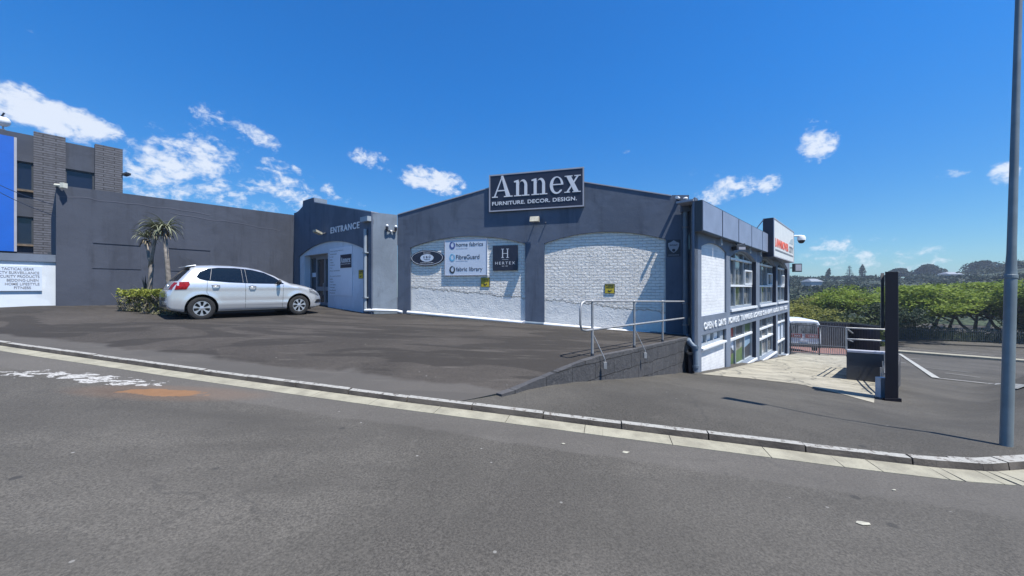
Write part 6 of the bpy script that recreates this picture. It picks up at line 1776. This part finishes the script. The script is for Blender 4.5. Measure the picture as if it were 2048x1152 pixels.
def far_tree(name, px, ytop, ybase, Yd, shape, lab):
    u = (px - 1024) / F; X_ = u * Yd; zb_ = (576 - ybase) / F * Yd; zt_ = (576 - ytop) / F * Yd; H = zt_ - zb_
    g = thing(name, (X_, Yd, zb_ - 3), lab, 'tree')
    MB().tube([(X_, Yd, zb_ - 3), (X_, Yd, zt_ - H * .1)], [.5, .12], 6).build('trunk', 'bronze', g); cr = MB(); pts = []
    if shape == 'pine':
        for tier in range(9):
            f_ = tier / 9; R = H * .30 * (1 - f_) + .4
            for k in range(60): a = rnd.uniform(0, 6.28); r_ = R * rnd.random() ** .5; pts.append(Vector((X_ + r_ * math.cos(a), Yd + r_ * math.sin(a), zb_ + H * (f_ + .06) - r_ * .15)))
    elif shape == 'cypress':
        for k in range(500): f_ = rnd.random(); a = rnd.uniform(0, 6.28); r_ = H * .22 * math.sin(PI * min(1, f_ * .9 + .12)) * rnd.random() ** .5; pts.append(Vector((X_ + r_ * math.cos(a) + H * .25 * f_ * (lab.startswith('leaning')), Yd + r_ * math.sin(a), zb_ + H * f_)))
    else:
        for k in range(3000):
            a = rnd.uniform(0, 6.28); e = rnd.random(); nz_ = .85 + .5 * noise.noise(Vector((math.cos(a) * 1.6 + px, math.sin(a) * 1.6, e * 2.2))); R = H * 1.15 * nz_ * math.sqrt(max(0, 1 - (e) ** 2)) * rnd.random() ** .45; pts.append(Vector((X_ + R * math.cos(a), Yd + R * math.sin(a), zb_ + H * e * (.75 + .5 * nz_ * .5 + .0))))
    leafcloud(cr, rnd, pts, 1.7 if shape == 'dome' else 1.2 if shape != 'pine' else .9, .8); cr.build('crown', 'farleaf', g, fix=False)


far_tree('norfolk_pine', 1699, 531, 556, 300, 'pine', 'thin tiered pine on the far ridge, left of the dense one')
far_tree('norfolk_pine', 1725, 529, 554, 300, 'cypress', 'dense pointed pine on the far ridge, left of the pylon')
far_tree('cypress_tree', 1654, 537, 556, 280, 'cypress', 'leaning cypress on the far ridge near the building')
far_tree('umbrella_tree', 1968, 521, 548, 260, 'dome', 'large domed tree on the ridge, left one of the pair near the lamp post')
far_tree('umbrella_tree', 2030, 525, 552, 255, 'dome', 'large domed tree on the ridge partly behind the lamp post')
far_tree('ridge_tree', 1858, 529, 549, 280, 'dome', 'rounded dark tree on the ridge above the bright thorn trees')
far_tree('ridge_tree', 1800, 537, 553, 285, 'dome', 'rounded dark tree on the ridge just right of the pylon top')
for px, py, Yd, wd_, lab in ((1634, 566, 200, 6, 'small pale house among trees on the hillside near the building'), (1912, 551, 240, 9, 'low white roofed house on the ridge beneath the domed tree')):
    P = pxp(px, py, Yd); g = thing('hill_house', P - Vector((0, 0, 2)), lab, 'house', 'houses on the far hillside')
    MB().box(P.x - wd_ / 2, P.x + wd_ / 2, P.y, P.y + 7, P.z - 3, P.z + .8).build('wall', 'ltgrey', g)
    MB().hexa([(P.x - wd_ / 2 - .5, P.y - .5, P.z + .8), (P.x + wd_ / 2 + .5, P.y - .5, P.z + .8), (P.x + wd_ / 2 + .5, P.y + 7.5, P.z + .8), (P.x - wd_ / 2 - .5, P.y + 7.5, P.z + .8), (P.x - wd_ / 2 + 1, P.y + 3.2, P.z + 2.4), (P.x + wd_ / 2 - 1, P.y + 3.2, P.z + 2.4), (P.x + wd_ / 2 - 1, P.y + 3.6, P.z + 2.4), (P.x - wd_ / 2 + 1, P.y + 3.6, P.z + 2.4)]).build('roof', 'roofsheet', g)


# ------------------------------------------------------------------ van in the yard
def make_van():
    Yv = 26.8; P = Vector(((1608 - 1024) / F * Yv, Yv, 0)); P.z = z_low(P.x, P.y)
    g = thing('parked_van', P, 'white minibus with red and photo stickers on its tail, parked behind the gate', 'van', rz=math.radians(-24))
    # local: +y forward (away), width x
    W, H, L = .92, 2.35, 4.8
    mb = MB(); sec = []
    for y, zt, w_ in ((0, 2.16, .88), (.04, 2.22, .91), (.15, 2.25, .92), (3.9, 2.20, .92), (4.4, 1.5, .90), (4.8, 1.1, .84), (4.85, .9, .8)):
        sec.append((y, [(-w_, .35), (-w_ * 1.02, .6), (-w_ * 1.0, 1.2), (-w_ * .94, zt - .25), (-w_ * .84, zt - .06), (-w_ * .6, zt), (w_ * .6, zt), (w_ * .84, zt - .06), (w_ * .94, zt - .25), (w_, 1.2), (w_ * 1.02, .6), (w_, .35)]))
    rows = []
    for y, pr in sec: rows.append([len(mb.v) + k for k in range(len(pr))]); mb.v += [Vector((x, y, z)) for x, z in pr]
    for r0, r1 in zip(rows, rows[1:]):
        for k in range(len(r0)): mb.f.append((r0[k], r0[(k + 1) % len(r0)], r1[(k + 1) % len(r0)], r1[k]))
    mb.f += [tuple(rows[0]), tuple(rows[-1][::-1])]; mb.build('body', M('van_white', (.72, .74, .76), .3, 0, .04, coat=.5), g, smooth=25, local=True)
    MB().hexa([(-.74, -.02, 1.30), (.74, -.02, 1.30), (.74, .01, 1.30), (-.74, .01, 1.30), (-.68, -.02, 2.04), (.68, -.02, 2.04), (.68, .01, 2.04), (-.68, .01, 2.04)]).build('rear_window', glass('sticker_glass', (.04, .05, .055), .1, .4), g, local=True)
    MB().box(-.84, -.12, -.03, -.004, 1.0, 1.26).build('red_sticker', 'redpaint', g, local=True); MB().box(.06, .84, -.03, -.004, 1.0, 1.26).build('red_sticker', 'redpaint', g, local=True)
    FV = Frame((0, -.031), (1, 0))
    for a0, a1, s_ in ((-.7, -.25, 'TAXI'), (.2, .7, 'HIRE')):
        o = text_mesh(s_, FV, a0, a1, 1.06, 1.19, 0.001, 'lettering', 'lettering', None, .004); o.parent = g; o.location = Vector(o.location); WORLD[o.name] = Vector()
    for x in (-.84, .74): MB().box(x, x + .10, -.03, -.003, 1.28 - .0, 1.75).build('taillight', 'redpaint', g, local=True)
    MB().box(-.24, .24, -.035, -.004, .72, .84).build('number_plate', 'signwhite', g, local=True)
    MB().box(-.92, .92, -.12, .02, .36, .60).build('bumper', 'darkgrey', g, local=True)
    for s_ in (-1, 1):
        MB().box(s_ * .90 - .01, s_ * .90 + .01, .5, 3.6, 1.35, 1.95).build('side_window', 'carglass', g, local=True)
        for y in (.9, 3.9): MB().lathe((s_ * .68, y, .33), (s_, 0, 0), [(0, 0), (.33, 0), (.33, .22), (.2, .24), (0, .2)], 20).build('wheel', 'tyre', g, local=True)


make_van()
[o for o in COL.objects if o.name == 'parked_van'][0].scale = (1.08, 1.0, 1.03)


# ------------------------------------------------------------------ walkers across the main road
def person(px, pyfeet, lab, stride, seed):
    P = gp(px, pyfeet); H = 1.72
    P.z += .14
    J = {'pel': (0, 0, .93), 'ches': (.03, 0, 1.30), 'neck': (.05, 0, 1.47), 'head': (.07, 0, 1.56), 'top': (.07, 0, 1.69),
         'hl': (0, .10, .90), 'kl': (.16 * stride, .10, .50), 'al': (.12 * stride, .10, .07), 'tl': (.30 * stride, .10, .03),
         'hr': (0, -.10, .90), 'kr': (-.06 * stride, -.10, .50), 'ar': (-.38 * stride, -.10, .12), 'tr': (-.26 * stride, -.10, .02),
         'sl': (.03, .19, 1.40), 'el': (-.10, .24, 1.12), 'wl': (.06, .25, .90), 'gl': (.10, .25, .80), 'sr': (.03, -.19, 1.40), 'er': (.10, -.24, 1.12), 'wr': (.26, -.22, .96), 'gr': (.32, -.22, .88)}
    R = dict(pel=.15, ches=.16, neck=.06, head=.095, top=.07, hl=.10, kl=.065, al=.045, tl=.04, hr=.10, kr=.065, ar=.045, tr=.04, sl=.065, el=.045, wl=.033, gl=.035, sr=.065, er=.045, wr=.033, gr=.035)
    names = list(J); E = [('pel', 'ches'), ('ches', 'neck'), ('neck', 'head'), ('head', 'top'), ('pel', 'hl'), ('hl', 'kl'), ('kl', 'al'), ('al', 'tl'), ('pel', 'hr'), ('hr', 'kr'), ('kr', 'ar'), ('ar', 'tr'),
                          ('ches', 'sl'), ('sl', 'el'), ('el', 'wl'), ('wl', 'gl'), ('ches', 'sr'), ('sr', 'er'), ('er', 'wr'), ('wr', 'gr')]
    me = bpy.data.meshes.new('person'); me.from_pydata([J[n] for n in names], [(names.index(a), names.index(b)) for a, b in E], [])
    o = bpy.data.objects.new('person_tmp', me); COL.objects.link(o); sk = o.modifiers.new('s', 'SKIN'); sb = o.modifiers.new('u', 'SUBSURF'); sb.levels = 1
    for n, v in zip(names, me.skin_vertices[0].data): v.radius = (R[n], R[n])
    me.skin_vertices[0].data[0].use_root = True
    bpy.context.view_layer.update(); m2 = bpy.data.meshes.new_from_object(o.evaluated_get(bpy.context.evaluated_depsgraph_get())); bpy.data.objects.remove(o)
    m2.materials.clear(); m2.materials.append(MAT['cloth']); m2.materials.append(MAT['skin'])
    for p in m2.polygons: p.material_index = 1 if (p.center.z > 1.45 or (p.center.z < .93 and abs(p.center.y) > .17)) else 0
    q = bpy.data.objects.new('person', m2); COL.objects.link(q); q.location = P; q.rotation_euler = (0, 0, PI + math.atan2(.35, 1)); q['label'] = lab; q['category'] = 'person'
    MB().ball((.065, 0, 1.64), .105, 12, 1, .9, .85).build('hair', 'black', q, smooth=True, local=True)
    MB().hexa([(-.11, -.17, .98), (.14, -.17, .98), (.14, .17, .98), (-.11, .17, .98), (-.11, -.20, 1.43), (.15, -.20, 1.43), (.15, .20, 1.43), (-.11, .20, 1.43)]).build('jacket', 'cloth' if seed else 'darkgrey', q, local=True)


person(1903, 681.5, 'person in dark clothes striding along the far pavement under the thorn trees', 1.0, 1)
person(2001, 689, 'person in dark clothes with grey top walking near the lamp post', .8, 0)

# a few scraps of litter on the road
for px, py, s_, lab in ((1727, 1048, .038, 'largest pale paper scrap on the tar at the lower right'), (1252, 905, .03, 'small white scrap of paper in the road near the gutter'), (1126, 888, .018, 'tiny white scrap near the gutter joint'), (1788, 981, .014, 'tiny white fleck on the road below the kerb end')):
    P = gp(px, py, z_road); mb = MB(); n = 9
    ring = [Vector((P.x + s_ * (1.0 + .4 * rnd.random()) * math.cos(2 * PI * k / n), P.y + s_ * .5 * (1 + .5 * rnd.random()) * math.sin(2 * PI * k / n), z_road(P.x, P.y) + .004 + .006 * rnd.random())) for k in range(n)]
    c = Vector((P.x, P.y, z_road(P.x, P.y) + .01))
    for k in range(n): mb.poly([c, ring[k], ring[(k + 1) % n]])
    for k in range(n): mb.poly([ring[(k + 1) % n], ring[k], ring[k] - Vector((0, 0, .003)), ring[(k + 1) % n] - Vector((0, 0, .003))])
    mb.build('paper_scrap', 'beige', label=lab, category='litter')

# ------------------------------------------------------------------ air between here and the far ridge
m = bpy.data.materials.new('haze'); m.use_nodes = True; t = NT(m.node_tree); t.n.clear()
pv = t.add('ShaderNodeVolumePrincipled'); pv.inputs['Color'].default_value = (0.72, 0.84, 1.0, 1); pv.inputs['Density'].default_value = 0.00042; pv.inputs['Anisotropy'].default_value = 0.2
oo = t.add('ShaderNodeOutputMaterial'); t.l.new(pv.outputs[0], oo.inputs['Volume']); MAT['haze'] = m
MB().box(-120, 760, -60, 760, -45, 32).build('haze', 'haze', kind='stuff', origin0=True)
